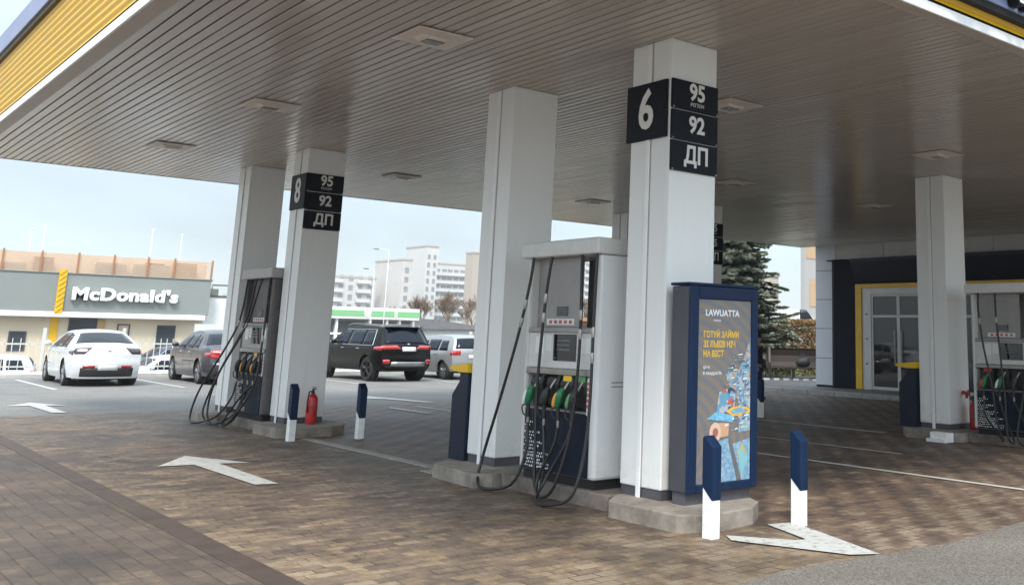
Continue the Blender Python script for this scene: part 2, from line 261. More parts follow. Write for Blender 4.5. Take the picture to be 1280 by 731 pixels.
# ------------------------------------------------------------------ mesh helpers
class MB:
    def __init__(s): s.bm = bmesh.new()
    def face(s, vs, mi=0):
        f = s.bm.faces.new([s.bm.verts.new(v) for v in vs]); f.material_index = mi; return f
    def box(s, x0, x1, y0, y1, z0, z1, mi=0):
        v = [s.bm.verts.new(p) for p in ((x0, y0, z0), (x1, y0, z0), (x1, y1, z0), (x0, y1, z0), (x0, y0, z1), (x1, y0, z1), (x1, y1, z1), (x0, y1, z1))]
        for q in ((0, 3, 2, 1), (4, 5, 6, 7), (0, 1, 5, 4), (1, 2, 6, 5), (2, 3, 7, 6), (3, 0, 4, 7)):
            s.bm.faces.new([v[i] for i in q]).material_index = mi
        return v
    def prism(s, poly, ax, a0, a1, mi=0):
        """poly: 2D points in the other two axes (x,y | x,z | y,z), extruded along axis ax from a0 to a1"""
        def P(p, a): return (a, p[0], p[1]) if ax == 0 else (p[0], a, p[1]) if ax == 1 else (p[0], p[1], a)
        A = [s.bm.verts.new(P(p, a0)) for p in poly]; B = [s.bm.verts.new(P(p, a1)) for p in poly]; n = len(poly)
        s.bm.faces.new(A).material_index = mi; s.bm.faces.new(B[::-1]).material_index = mi
        for i in range(n): s.bm.faces.new([A[i], B[i], B[(i+1) % n], A[(i+1) % n]]).material_index = mi
    def tube(s, pts, r, seg=8, caps=True, mi=0):
        pts = [Vector(p) for p in pts]; rings = []; n = len(pts)
        rr = r if isinstance(r, (list, tuple)) else [r]*n
        up = None
        for i, p in enumerate(pts):
            d = (pts[min(i+1, n-1)]-pts[max(i-1, 0)]).normalized()
            if up is None: up = d.orthogonal().normalized()
            up = (up-d*up.dot(d)).normalized() if (up-d*up.dot(d)).length > 1e-5 else d.orthogonal().normalized()
            sd_ = d.cross(up)
            rings.append([s.bm.verts.new(p+rr[i]*(cos(2*pi*k/seg)*up+sin(2*pi*k/seg)*sd_)) for k in range(seg)])
        for a, b in zip(rings, rings[1:]):
            for k in range(seg): s.bm.faces.new([a[k], a[(k+1) % seg], b[(k+1) % seg], b[k]]).material_index = mi
        if caps: s.bm.faces.new(rings[0][::-1]).material_index = mi; s.bm.faces.new(rings[-1]).material_index = mi
    def lathe(s, prof, c=(0, 0, 0), ax=2, seg=20, mi=0, caps=True):
        rings = []
        for r, h in prof:
            ring = []
            for k in range(seg):
                a = 2*pi*k/seg; u, v = r*cos(a), r*sin(a)
                p = (u, v, h) if ax == 2 else (h, u, v) if ax == 0 else (v, h, u)
                ring.append(s.bm.verts.new((p[0]+c[0], p[1]+c[1], p[2]+c[2])))
            rings.append(ring)
        for a, b in zip(rings, rings[1:]):
            for k in range(seg): s.bm.faces.new([a[k], a[(k+1) % seg], b[(k+1) % seg], b[k]]).material_index = mi
        if caps: s.bm.faces.new(rings[0][::-1]).material_index = mi; s.bm.faces.new(rings[-1]).material_index = mi
    def ellipsoid(s, c, rx, ry, rz, rot=None, mi=0, seg=12):
        mt = Matrix.Translation(c) @ (rot or Matrix.Identity(3)).to_4x4() @ Matrix.Diagonal((rx, ry, rz, 1))
        r = bmesh.ops.create_uvsphere(s.bm, u_segments=seg, v_segments=seg//2+2, radius=1, matrix=mt)
        for v in r['verts']:
            for f in v.link_faces: f.material_index = mi
    def build(s, name, m, parent=None, loc=(0, 0, 0), bevel=0, smooth=False, angle=35):
        bmesh.ops.recalc_face_normals(s.bm, faces=s.bm.faces)
        me = bpy.data.meshes.new(name); s.bm.to_mesh(me); s.bm.free()
        for q in (m if isinstance(m, (list, tuple)) else [m]): me.materials.append(q)
        o = bpy.data.objects.new(name, me); COL.objects.link(o); o.location = loc
        if parent: o.parent = parent
        if bevel:
            b = o.modifiers.new('bevel', 'BEVEL'); b.width = bevel; b.segments = 2; b.limit_method = 'ANGLE'; b.angle_limit = R_(40)
        if smooth:
            for p in me.polygons: p.use_smooth = True
            me.set_sharp_from_angle(angle=R_(angle))
        return o

def tag(o, label, cat, group=None):
    o['label'] = label; o['category'] = cat
    if group: o['group'] = group
    return o
def thing(name, label, cat, loc=(0, 0, 0), rz=0, group=None):
    o = bpy.data.objects.new(name, None); COL.objects.link(o); o.location = loc; o.rotation_euler = (0, 0, rz); o.empty_display_size = .2
    return tag(o, label, cat, group)
def struct(o, kind='structure'): o['kind'] = kind; return o
def kids(o): return [c for c in bpy.data.objects if c.parent == o]
def dup(o, loc=None, rz=None, label=None, parent=None):
    c = o.copy(); COL.objects.link(c)
    if parent is not None: c.parent = parent
    for k in CH.get(o.name, None) or kids(o): dup(k, parent=c)
    if loc is not None: c.location = loc
    if rz is not None: c.rotation_euler = (0, 0, rz)
    if label: c['label'] = label
    return c
CH = {}
def curve_pts(ctrl, n=8):
    """Catmull-Rom through control points"""
    P = [Vector(p) for p in ctrl]; P = [P[0]*2-P[1]]+P+[P[-1]*2-P[-2]]; o = []
    for i in range(1, len(P)-2):
        for k in range(n):
            t = k/n; a, b, c, d = P[i-1], P[i], P[i+1], P[i+2]
            o.append(.5*((2*b)+(c-a)*t+(2*a-5*b+4*c-d)*t*t+(3*b-a-3*c+d)*t**3))
    o.append(P[-2]); return o

def text(name, s, size, face, loc, m, parent=None, depth=.004, bold=0., align='CENTER', sx=1., shear=0., gap=1.):
    """flat or raised lettering; face '-y', '-x': the side it is read from"""
    cu = bpy.data.curves.new(name, 'FONT'); cu.body = s; cu.size = size; cu.extrude = depth; cu.offset = bold; cu.align_x = align; cu.align_y = 'CENTER'; cu.resolution_u = 3; cu.shear = shear; cu.space_character = gap
    t = bpy.data.objects.new(name, cu); COL.objects.link(t)
    dg = bpy.context.evaluated_depsgraph_get(); dg.update()
    me = bpy.data.meshes.new_from_object(t.evaluated_get(dg)); bpy.data.objects.remove(t)
    mt = Matrix.Rotation(pi/2, 4, 'X') @ Matrix.Diagonal((sx, 1, 1, 1))
    if face == '-x': mt = Matrix.Rotation(-pi/2, 4, 'Z') @ mt
    me.transform(mt); me.materials.clear(); me.materials.append(m)
    o = bpy.data.objects.new(name, me); COL.objects.link(o); o.location = loc
    if parent: o.parent = parent
    return o

# ------------------------------------------------------------------ ground, forecourt, markings
def sheet(name, poly, z, m):
    b = MB(); b.face([(x, y, z) for x, y in poly]); return struct(b.build(name, m))
asph = asphalt_mat('asphalt_lot', (.175, .168, .160), .35)
b = MB()
gx, gy = (-300, -60, -58, 20, 22, 600), (-150, 39.7, 41.2, 72, 74, 650)
gz = lambda i, j: -1.0 if (i in (2, 3) and j in (2, 3)) else 0
gv = [[b.bm.verts.new((x, y, gz(i, j))) for j, y in enumerate(gy)] for i, x in enumerate(gx)]
for i in range(5):
    for j in range(5): b.bm.faces.new([gv[i][j], gv[i+1][j], gv[i+1][j+1], gv[i][j+1]])
struct(b.build('ground', asph))
road_m = asphalt_mat('asphalt_road', (.148, .130, .110), .5)
b = MB()
pts = []
for i in range(60):
    x = -6+i*.9; pts.append((x, 4.98+.10*sin(x*1.3)+random.uniform(-.05, .05)+(.12 if x > 8 else 0)))
for (xa, ya), (xb, yb) in zip(pts, pts[1:]): b.face([(xa, -40, .008), (xb, -40, .008), (xb, yb, .008), (xa, ya, .008)])
struct(b.build('road', road_m))
browns = [(.085, .060, .050), (.126, .088, .066), (.152, .108, .078), (.190, .140, .098), (.25, .172, .10), (.29, .222, .152)]
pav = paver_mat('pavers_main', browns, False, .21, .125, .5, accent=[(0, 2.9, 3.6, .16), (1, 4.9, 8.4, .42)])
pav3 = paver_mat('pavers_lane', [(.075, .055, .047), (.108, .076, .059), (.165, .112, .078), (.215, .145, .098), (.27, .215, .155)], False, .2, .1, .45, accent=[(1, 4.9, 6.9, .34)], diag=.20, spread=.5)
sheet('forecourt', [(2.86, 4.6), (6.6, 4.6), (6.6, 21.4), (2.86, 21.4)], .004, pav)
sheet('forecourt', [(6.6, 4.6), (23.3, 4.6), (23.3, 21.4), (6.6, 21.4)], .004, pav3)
browns2 = [(.085, .061, .048), (.108, .077, .060), (.126, .090, .067), (.146, .105, .076), (.19, .134, .086)]
pav2 = paver_mat('pavers_edge', browns2, True, .22, .13, .45, accent=None)
sheet('side_lane', [(-14, 4.6), (2.66, 4.6), (2.66, 21.4), (-14, 21.4)], .004, pav2)
ch_m = mat('channel_concrete', (.072, .048, .037), .6, var=.3, vscale=2.5, bump=.2)
b = MB(); y = 4.7
while y < 21.3:
    b.box(2.665, 2.855, y, y+.99, -.01, .010); y += 1.0
struct(b.build('drain_channel_path', ch_m, bevel=.004))
line_m = worn_paint('line_paint', (.50, .48, .44), (.16, .125, .10), .40)
line_w = worn_paint('arrow_paint', (.47, .47, .445), (.17, .135, .11), .455)
flush_m = mat('flush_kerb', (.33, .30, .265), .8, var=.3, vscale=4)
def line(name, x0, x1, y0, y1, z=.012, m=None): return sheet(name, [(x0, y0), (x1, y0), (x1, y1), (x0, y1)], z, m or line_m)
line('lane_line', 10.72, 10.83, 5.3, 20.5)
line('lane_line', 12.47, 12.55, 9.0, 20.5)
b = MB(); b.box(6.22, 6.36, 11.2, 15.3, -.02, .014); struct(b.build('kerb_strip', flush_m))
b = MB(); b.box(6.0, 6.34, 10.9, 11.19, -.02, .016); struct(b.build('kerb_strip', flush_m))
b = MB(); b.box(15.03, 15.15, 11.2, 15.3, -.02, .014); struct(b.build('kerb_strip', flush_m))
def arrow(dx, dy, z=.014):
    p = [(4.08, 11.15), (4.30, 11.08), (4.33, 13.06), (4.66, 12.92), (4.22, 14.02), (3.68, 13.16), (4.06, 13.1)]
    return sheet('painted_arrow', [(x+dx, y_+dy) for x, y_ in p], z, line_w)
arrow(0, 0); arrow(.13, 10.72, .012)
sheet('painted_arrow', [(6.07, 6.06), (6.18, 6.23), (6.50, 5.74), (6.60, 5.72), (6.82, 6.36), (7.06, 6.31), (6.96, 5.92), (6.63, 5.0), (6.42, 5.12)], .016, line_w)
sheet('painted_arrow', [(10.0, 18.6), (10.2, 18.6), (10.2, 20.2), (10.12, 20.4), (10.0, 20.2)], .014, line_w)
sheet('painted_arrow', [(11.5, 21.5), (11.75, 21.4), (11.6, 22.6), (11.3, 24.0), (10.75, 23.2), (11.2, 22.9)], .012, line_w)
bay_m = worn_paint('bay_paint', (.42, .42, .40), (.2, .2, .19), .36)
for x in (3.0, 5.6, 8.55, 11.4, 13.6, 16.75, 19.5, 22.2): line('bay_line', x, x+.13, 29.3, 34.6, .006, bay_m)
side_m = mat('sidewalk', (.42, .41, .39), .85, var=.2, vscale=2, bump=.2)
b = MB(); b.box(-30, 60, 35.6, 37.4, -.05, .12); struct(b.build('sidewalk', side_m, bevel=.02))
verge_m = mat('verge_earth', (.27, .21, .095), .95, var=.4, vscale=2, bump=.6, bscale=15)
sheet('verge', [(-30, 37.42), (60, 37.42), (60, 39.6), (-30, 39.6)], .03, verge_m)
b = MB(); b.prism([(23.3, -6), (25.2, -6), (25.2, 21.3), (40, 21.3), (40, 27), (23.3, 27)], 2, -.02, .125)
walk_m = paver_mat('walk_tiles', [(.13, .115, .11), (.16, .14, .13), (.2, .17, .15)], True, .3, .3, .3)
struct(b.build('store_pavement', walk_m))
b = MB()
for i in range(32): b.box(23.15, 23.298, -5+i*1.0, -4.012+i*1.0, -.02, .14)
struct(b.build('kerb', mat('kerb_stone', (.36, .35, .34), .8, var=.2, vscale=4), bevel=.015))
lawn_m = mat('lawn', (.07, .075, .03), .95, var=.5, vscale=1.5, bump=.5, bscale=20)
sheet('lawn', [(25, 27.02), (70, 27.02), (70, 60), (25, 60)], .02, lawn_m)

# ------------------------------------------------------------------ canopy
CZ = 4.55; CX0, CX1, CY0, CY1 = 2.22, 25.19, 4.89, 21.75
canopy = thing('station_canopy', 'wide filling station canopy with slatted ceiling and yellow and navy edges', 'canopy', (0, 0, 0))
b = MB(); p = .12; n = int((CX1-CX0-.30)/p); x = CX0+.17
for i in range(n):
    xa = x+i*p; t = random.uniform(-.0012, .0012); dz = random.uniform(-.001, .001)
    prof = [(xa+.002, CZ+.022), (xa+.002, CZ+.006+dz-t), (xa+.010, CZ+dz-t), (xa+.097, CZ+dz+t), (xa+.105, CZ+.006+dz+t), (xa+.105, CZ+.022)]
    b.prism(prof, 1, CY0+.16, CY1-.06)
b.build('ceiling_slats', M['ceiling'], canopy)
b = MB(); b.box(CX0+.05, CX1-.02, CY0+.05, CY1-.05, CZ+.03, CZ+.2); b.build('ceiling_backing', mat('backing_brown', (.03, .025, .021), .8), canopy)
b = MB(); b.box(CX0+.03, CX1-.02, CY0+.03, CY1-.05, CZ+.9, CZ+1.15); b.build('roof_deck', M['soffit_trim'], canopy)
b = MB(); zt = CZ-.006
b.box(CX0+.012, CX0+.168, CY0+.012, CY1-.01, zt, zt+.03); b.box(CX0+.172, CX1-.3, CY0+.012, CY0+.158, zt+.001, zt+.031); b.box(CX0+.172, CX1-.3, CY1-.058, CY1-.01, zt+.001, zt+.031)
b.build('soffit_trim', M['soffit_trim'], canopy)
b = MB()
b.box(CX0-.015, CX0+.01, CY0-.015, CY1+.01, CZ-.01, CZ+.10); b.box(CX0+.012, CX1, CY0-.015, CY0+.01, CZ-.011, CZ+.085)
b.build('fascia_trim', M['white_paint'], canopy, bevel=.004)
def ribbed(z0, z1, nrib):
    pr = []
    for k in range(nrib*6+1):
        z = z0+(z1-z0)*k/(nrib*6); pr.append((.012*cos(2*pi*k/6)+.012, z))
    return pr
b = MB(); pr = ribbed(CZ+.105, 5.58, 9)
A = [b.bm.verts.new((CX0-.0-d, CY0-.002, z)) for d, z in pr]; B_ = [b.bm.verts.new((CX0-d, CY1, z)) for d, z in pr]
for i in range(len(pr)-1): b.bm.faces.new([A[i], A[i+1], B_[i+1], B_[i]])
A = [b.bm.verts.new((CX0+.001, CY0-d, z)) for d, z in pr]; B_ = [b.bm.verts.new((CX1, CY0-d, z)) for d, z in pr]
for i in range(len(pr)-1): b.bm.faces.new([A[i], A[i+1], B_[i+1], B_[i]])
b.build('fascia_ribs', M['yellow'], canopy, smooth=True, angle=60)
b = MB(); b.box(CX0+.03, CX0+.045, CY0+.03, CY1-.03, CZ+.1, 5.6); b.box(CX0+.05, CX1, CY0+.03, CY0+.045, CZ+.1, 5.6); b.box(CX0+.05, CX1, CY1-.045, CY1-.03, CZ+.03, 5.9)
b.build('fascia_backing', M['dark'], canopy)
band_m = mat('band_lilac', (.24, .27, .42), .4, var=.06)
b = MB(); b.box(CX0-.10, CX0+.02, CY0-.1, CY1+.1, 5.66, 5.98); b.build('top_band', band_m, canopy, bevel=.006)
b = MB(); b.box(CX0-.07, CX0+.02, CY0-.05, CY1+.05, 5.585, 5.655); b.build('band_shadow_gap', mat('band_brown', (.05, .035, .01), .6), canopy)
b = MB(); b.box(CX0+.6, CX1, CY0-.13, CY0-.03, 4.815, 5.95); b.build('sign_box', mat('sign_box_lilac', (.22, .26, .42), .35, var=.06), canopy, bevel=.008)
b = MB(); b.box(CX0+.6, CX1, CY0-.11, CY0-.035, 4.745, 4.812); b.build('sign_gutter', M['dark'], canopy)
lt = thing('canopy_sign_letters', 'raised navy edged letters on the canopy front at the top corner', 'lettering', (8.36, CY0-.135, 5.09))
text('letter_row', 'САМБО', .86, '-y', (.62, -.06, .02), M['navy_sign'], lt, depth=.055, bold=.012)
text('letter_face', 'САМБО', .86, '-y', (.62, -.121, .02), M['white_paint'], lt, depth=.004, bold=-.006)

# ceiling lights
def make_light():
    t = thing('ceiling_light', 'x', 'ceiling light', (0, 0, CZ), 0, 'square lights in the canopy ceiling')
    b = MB(); b.box(-.30, .30, -.30, .30, -.022, -.008); b.build('frame', M['light_frame'], t, bevel=.006)
    b = MB(); b.prism([(-.17, -.02), (-.11, -.055), (.11, -.055), (.17, -.02)], 1, -.1, .1); b.build('housing', M['light_frame'], t, bevel=.006)
    b = MB(); b.box(-.10, .10, -.075, .075, -.062, -.0555); b.build('lens', M['light_lens'], t)
    return t
l0 = None
LL = {(4.6, 8.95): 'large looking square ceiling light nearest the yellow canopy edge and the camera', (4.6, 13.4): 'square ceiling light halfway along the yellow canopy edge',
      (4.6, 17.8): 'square ceiling light near the yellow edge, closest to the parked cars', (8.75, 8.85): 'square ceiling light just behind the column signed six',
      (8.75, 13.4): 'square ceiling light behind the white column beside the near pump', (8.75, 17.9): 'small looking square ceiling light beside the column signed eight',
      (13.4, 8.85): 'square ceiling light right above the column with the small red extinguisher by the store', (13.4, 13.4): 'square ceiling light deep under the canopy between the signed columns and the store',
      (17.75, 13.4): 'faint square ceiling light in the dark ceiling before the grey tiled store wall', (13.4, 17.9): 'square ceiling light near the spruce end of the ceiling', (17.75, 8.9): 'square ceiling light close to the yellow framed store door'}
for (x, y), lab in LL.items():
    if l0 is None: l0 = make_light(); c = l0
    else: c = dup(l0)
    c.location = (x, y, CZ); c['label'] = lab

# ------------------------------------------------------------------ islands and columns
def island(x0, ynear, yfar, label, yc0, yc1):
    """dumb-bell kerb: two wide pads under the columns, a slimmer strip under the dispenser"""
    t = thing('pump_island', label, 'kerb island', (x0, ynear, 0), 0, 'raised kerb islands under the pumps')
    near = [(-.34, .33), (-.34, -.60), (-.20, -.69), (.08, -.76), (.49, -.70), (.76, -.51), (.90, -.22), (.90, .33), (.68, .56), (-.08, .56)]
    dy = yfar-ynear; far = [(-.46, dy-.34), (-.40, dy+.62), (.02, dy+.98), (.62, dy+.98), (.86, dy+.62), (.86, dy-.34), (.66, dy-.46), (-.28, dy-.46)]
    for nm, pl in (('near_pad', near), ('far_pad', far)):
        b = MB(); b.prism(pl, 2, -.02, .15); b.build('kerb_pad', M['concrete'], t, bevel=.012)
    b = MB(); b.box(-.17, .80, .565, yfar-ynear-.465, -.02, .146); b.build('kerb_middle', M['concrete_shaded'], t, bevel=.012)
    return t
COLS = [(6.28, 7.19), (6.30, 10.07), (6.27, 16.2), (6.27, 18.87), (15.19, 9.93), (15.19, 16.2), (15.19, 18.87), (15.19, 7.05)]
i0 = island(6.28, 7.19, 10.07, 'concrete kerb island under the near pump with green nozzles', 0, 0)
island(6.27, 16.2, 18.87, 'concrete kerb island under the far pump beside the parked grey sedan', 0, 0)
i2 = island(15.19, 7.05, 9.93, 'concrete kerb island with a white drain block, before the store door', 0, 0)
b = MB(); b.prism([(-.63, 2.54), (-.63, 2.86), (-.465, 2.89), (-.465, 2.51)], 2, 0, .155); b.build('drain_block', M['white_paint'], i2, bevel=.01)
b = MB(); b.box(-.72, -.632, 2.52, 2.88, 0, .055); b.build('drain_step', M['white_paint'], i2, bevel=.008)
island(15.19, 16.2, 18.87, 'concrete kerb island far under the canopy before the spruce', 0, 0)

CW, CD = .63, .60
def make_column(zr=CZ):
    t = thing('canopy_column', 'x', 'column', (0, 0, .15), 0, 'square white columns holding the canopy')
    b = MB(); b.box(0, CW, 0, CD, .09, zr-.15); b.build('shaft', M['white_panel'], t, bevel=.012)
    b = MB(); b.box(.012, CW-.012, .012, CD-.012, -.005, .088); b.build('plinth', M['plinth'], t)
    b = MB(); b.box(-.018, -.001, .285, .345, -.004, zr-.16); b.build('drainpipe', M['pipe_white'], t, bevel=.006)
    b = MB(); b.box(-.004, -.0005, .270, .2835, .1, zr-.16); b.build('panel_joint', mat('joint', (.42, .40, .38), .8), t)
    b = MB(); b.box(.004, .012, -.004, -.0005, .1, zr-.16); b.build('corner_joint', M['pipe_white'], t)
    return t
labs = ['near white column signed six with the fuel grade panels, behind the advert stand', 'plain white column between the near pump and the navy bin',
        'white column signed eight with a red extinguisher at its foot', 'plain white column behind the far pump, beside the grey sedan',
        'plain white column before the store door, extinguisher and navy bin at its foot', 'white column with black fuel panels, mostly hidden behind the column signed six',
        'far plain column glimpsed between the near pump and the column signed six', 'white column at the camera end of the island before the store']
c0 = make_column()
for i, (x, y) in enumerate(COLS[:7]):
    c = c0 if i == 0 else dup(c0)
    c.location = (x, y, .15); c['label'] = labs[i]

# signs on the columns
def number_sign(x, y, s, label):
    t = thing('number_sign', label, 'sign', (x, y, 3.835), 0, 'pump number signs on the columns')
    b = MB(); b.box(-.035, -.004, -.305, .305, -.29, .29); b.build('panel', M['navy_sign'], t, bevel=.003)
    text('numeral', s, .56, '-x', (-.0375, 0, 0), M['sign_white'], t, depth=.002, bold=.013, sx=.86)
def fuel_sign(x, y, z, s, label, small=None):
    t = thing('fuel_sign', label, 'sign', (x, y, z), 0, 'fuel grade panels on the columns')
    b = MB(); b.box(-.31, .31, -.032, -.004, -.148, .148); b.build('panel', M['navy_sign'], t, bevel=.003)
    text('lettering', s, .235, '-y', (.02, -.0345, .012 if not small else .035), M['sign_white'], t, depth=.002, bold=.0065, sx=.92)
    if small: text('small_lettering', small, .05, '-y', (.02, -.0345, -.088), M['sign_white'], t, depth=.001)
    b = MB(); b.box(.285, .302, -.036, -.033, -.147, -.132); b.box(-.302, -.285, -.036, -.033, -.147, -.132); b.build('clip', M['steel'], t)
number_sign(6.28, 7.52, '6', 'navy square sign with a pale numeral six on the near column')
number_sign(6.27, 16.44, '8', 'navy square sign with a pale numeral eight on the far column')
for (x, y), nm, rows in (((6.28, 7.19), 'near column signed six', ('95', '92', 'ДП')), ((6.27, 16.2), 'column signed eight', ('95', '92', 'ДП')), ((15.19, 16.2), 'column half hidden by the spruce', ('95', '95', 'ДП'))):
    for k, (s, pos) in enumerate(zip(rows, ('topmost of three', 'middle of three', 'lowest of three'))):
        fuel_sign(x+.31, y, 3.985-.31*k, s, f'navy fuel grade panel, {pos} on the {nm}', 'РЕГІОН' if k == 0 else None)

# ------------------------------------------------------------------ fuel dispensers
def hose(t, ctrl, r=.016, coup=(.10,)):
    pts = curve_pts(ctrl, 9)
    b = MB(); b.tube(pts, r, 10); h = b.build('hose', M['black_rubber'], t, smooth=True)
    for f in coup:
        i = int(f*(len(pts)-1)); a, c_ = pts[i], pts[min(i+1, len(pts)-1)]; d = (c_-a).normalized()
        b = MB(); b.tube([a-d*.05, a-d*.02, a+d*.02, a+d*.05], [.016, .021, .021, .016], 10); b.build('coupling', M['steel'], h, smooth=True)
    return h
def nozzle(t, y, grip, tip_col, z=.80):
    """holstered nozzle: spout up and back into the boot, guarded handle, swivel below"""
    b = MB(); b.tube([(-.36, y-.02, z+.10), (-.315, y-.055, z+.20), (-.26, y-.075, z+.25)], [.013, .012, .011], 10); o = b.build('nozzle', M['steel'], t, smooth=True)
    b = MB(); rot = Matrix.Rotation(R_(22), 3, 'X')
    b.ellipsoid((-.385, y+.015, z+.03), .042, .055, .105, rot, seg=14); b.ellipsoid((-.37, y-.01, z+.10), .034, .036, .05, rot, seg=12); b.build('grip_cover', grip, o, smooth=True, angle=80)
    if tip_col: b = MB(); b.ellipsoid((-.405, y+.045, z+.02), .032, .030, .085, rot, seg=12); b.build('guard_badge', tip_col, o, smooth=True, angle=80)
    b = MB(); b.tube(curve_pts([(-.39, y+.03, z-.04), (-.42, y+.075, z-.075), (-.41, y+.06, z-.15), (-.38, y+.02, z-.17)], 5), .008, 8)
    b.tube([(-.385, y+.02, z-.03), (-.38, y+.02, z-.10), (-.375, y+.02, z-.18)], [.022, .019, .017], 10); b.build('handle', M['black_plastic'], o, smooth=True)
    b = MB(); b.tube([(-.375, y+.02, z-.18), (-.374, y+.02, z-.22), (-.374, y+.02, z-.25)], [.016, .017, .013], 10); b.build('swivel', M['steel'], o, smooth=True)
def dispenser(loc, label, hoses, colours, tags, side=None):
    t = thing('fuel_dispenser', label, 'fuel pump', loc, 0, 'fuel dispensers on the islands')
    b = MB(); b.box(-.27, .27, -.62, .60, -.004, .085); b.build('base', M['dark'], t)
    b = MB(); b.box(-.285, .285, -.545, .585, .0855, .72); b.build('cabinet', M['pump_grey'], t, bevel=.008)
    b = MB(); b.box(-.302, -.287, -.535, .58, .095, .70); b.build('lower_panel', M['navy'], t, bevel=.004)
    random.seed(5); b = MB()     # white dot pattern printed on the panel's far lower corner
    for i in range(14):
        for j in range(13):
            yy = .56-.036*j-(.018 if i % 2 else 0)+random.uniform(-.004, .004); zz = .125+.034*i+random.uniform(-.004, .004)
            if (.56-yy) < .46-.9*(zz-.13)+.12*sin(i*2.1) and random.random() < .99:
                r = .0085+.005*random.random(); b.prism([(yy+r*cos(k*pi/4), zz+r*sin(k*pi/4)) for k in range(8)], 0, -.3045, -.3025)
    b.build('dot_pattern', M['paper'], t)
    for y0, y1, nm in ((-.655, -.55, 'side_panel'), (.59, .655, 'side_panel')):
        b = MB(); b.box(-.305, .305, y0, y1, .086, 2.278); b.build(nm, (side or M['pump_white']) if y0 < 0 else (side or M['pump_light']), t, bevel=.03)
    b = MB()
    for zz in (1.005, .965): b.box(-.12, .20, -.6575, -.656, zz, zz+.012)
    b.build('side_vent', M['pump_grey'], t)
    # nozzle bay
    b = MB(); b.box(-.17, .17, -.545, .585, .722, 1.06); b.build('nozzle_bay', M['black_plastic'], t)
    for k, y in enumerate((.37, .08, -.17, -.40)):
        b = MB(); b.prism([(-.285, .75), (-.175, .73), (-.175, 1.04), (-.30, 1.04), (-.325, .97)], 1, y-.105, y+.105); b.build('holster', M['black_plastic'], t, bevel=.01)
        nozzle(t, y+.02, *colours[k])
    for y, m_ in tags:
        b = MB(); b.box(-.312, -.301, y-.07, y+.07, .995, 1.06); b.build('grade_tag', m_, t, bevel=.004)
    b = MB(); b.box(-.30, -.17, -.545, -.50, .725, 1.055); b.build('bay_post', M['pump_light'], t)
    b = MB(); b.box(-.306, -.301, -.54, -.505, .69, 1.03); b.build('warning_strip', M['paper'], t)
    b = MB()
    for k in range(5): b.box(-.309, -.3065, -.535, -.51, .76+.055*k, .795+.055*k)
    b.build('warning_print', M['sticker_red'], t)
    b = MB(); b.box(-.315, .315, -.548, .588, 1.062, 1.125); b.build('ledge', M['steel'], t, bevel=.008)
    b = MB(); b.box(-.29, .29, -.545, .585, 1.127, 1.49); b.build('display_head', M['pump_light'] if side is None else M['pump_light_shaded'], t, bevel=.006)
    b = MB(); b.box(-.302, -.291, -.275, .12, 1.205, 1.475); b.build('screen', M['screen'], t, bevel=.004)
    b = MB()
    for k in range(3): b.box(-.3045, -.3025, -.18, .05, 1.40-.045*k, 1.42-.045*k)
    b.box(-.3045, -.3025, .06, .10, 1.222, 1.238)
    b.build('screen_digits', M['lcd'], t)
    for y0, y1, z0, z1 in ((.30, .46, 1.27, 1.45), (.17, .27, 1.30, 1.46), (-.50, -.31, 1.29, 1.44)):
        b = MB(); b.box(-.2935, -.2905, y0, y1, z0, z1); b.build('notice', M['paper'], t)
    b = MB(); b.box(-.31, .31, -.547, .587, 1.492, 1.545); b.build('upper_ledge', M['pump_grey'], t, bevel=.008)
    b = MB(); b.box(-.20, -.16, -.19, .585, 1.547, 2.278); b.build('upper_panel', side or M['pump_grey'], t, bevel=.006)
    b = MB(); b.box(.16, .20, -.545, .17, 1.547, 2.278); b.build('upper_panel', side or M['pump_grey'], t, bevel=.006)
    b = MB(); b.box(-.207, -.2015, .02, .22, 1.665, 1.765); b.build('meter_window', M['screen'], t)
    b = MB(); b.box(-.205, -.2015, -.10, .40, 1.57, 1.635); b.build('seal_label', M['paper'], t)
    for k in range(5):
        b = MB(); b.box(-.2075, -.2055, -.06+.09*k, -.01+.09*k, 1.585, 1.62); b.build('seal', M['sticker_red'], t)
    b = MB(); b.box(-.36, .36, -.665, .74, 2.282, 2.45); b.build('cap', M['pump_light'] if side is None else M['pump_light_shaded'], t, bevel=.02)
    for ctrl, coup in hoses: hose(t, ctrl, coup=coup)
    return t
H6 = [([(-.34, .50, 2.30), (-.38, .50, 2.0), (-.43, .60, 1.45), (-.47, .85, .72), (-.50, 1.02, .25), (-.58, 1.00, -.04), (-.66, .75, -.115), (-.52, .45, -.05), (-.42, .36, .25), (-.375, .41, .56)], (.17, .205)),
      ([(-.33, .17, 2.30), (-.37, .19, 1.9), (-.40, .21, 1.3), (-.42, .21, .8), (-.44, .16, .35), (-.47, .10, .0), (-.44, .04, -.06), (-.42, .02, .2), (-.375, .12, .55)], (.15, .19)),
      ([(-.33, -.36, 2.30), (-.35, -.41, 1.6), (-.37, -.42, 1.1), (-.42, -.39, .45), (-.50, -.26, -.02), (-.52, -.05, -.10), (-.46, .05, .06), (-.40, -.10, .36), (-.375, -.13, .55)], (.12, .16)),
      ([(-.33, -.62, 2.30), (-.39, -.68, 1.5), (-.43, -.72, .8), (-.50, -.74, .3), (-.60, -.70, -.03), (-.70, -.45, -.12), (-.64, -.20, -.10), (-.50, -.14, .06), (-.42, -.30, .36), (-.375, -.36, .55)], (.12, .155))]
G_ = lambda a, c=None: (M[a], M[c] if c else None)
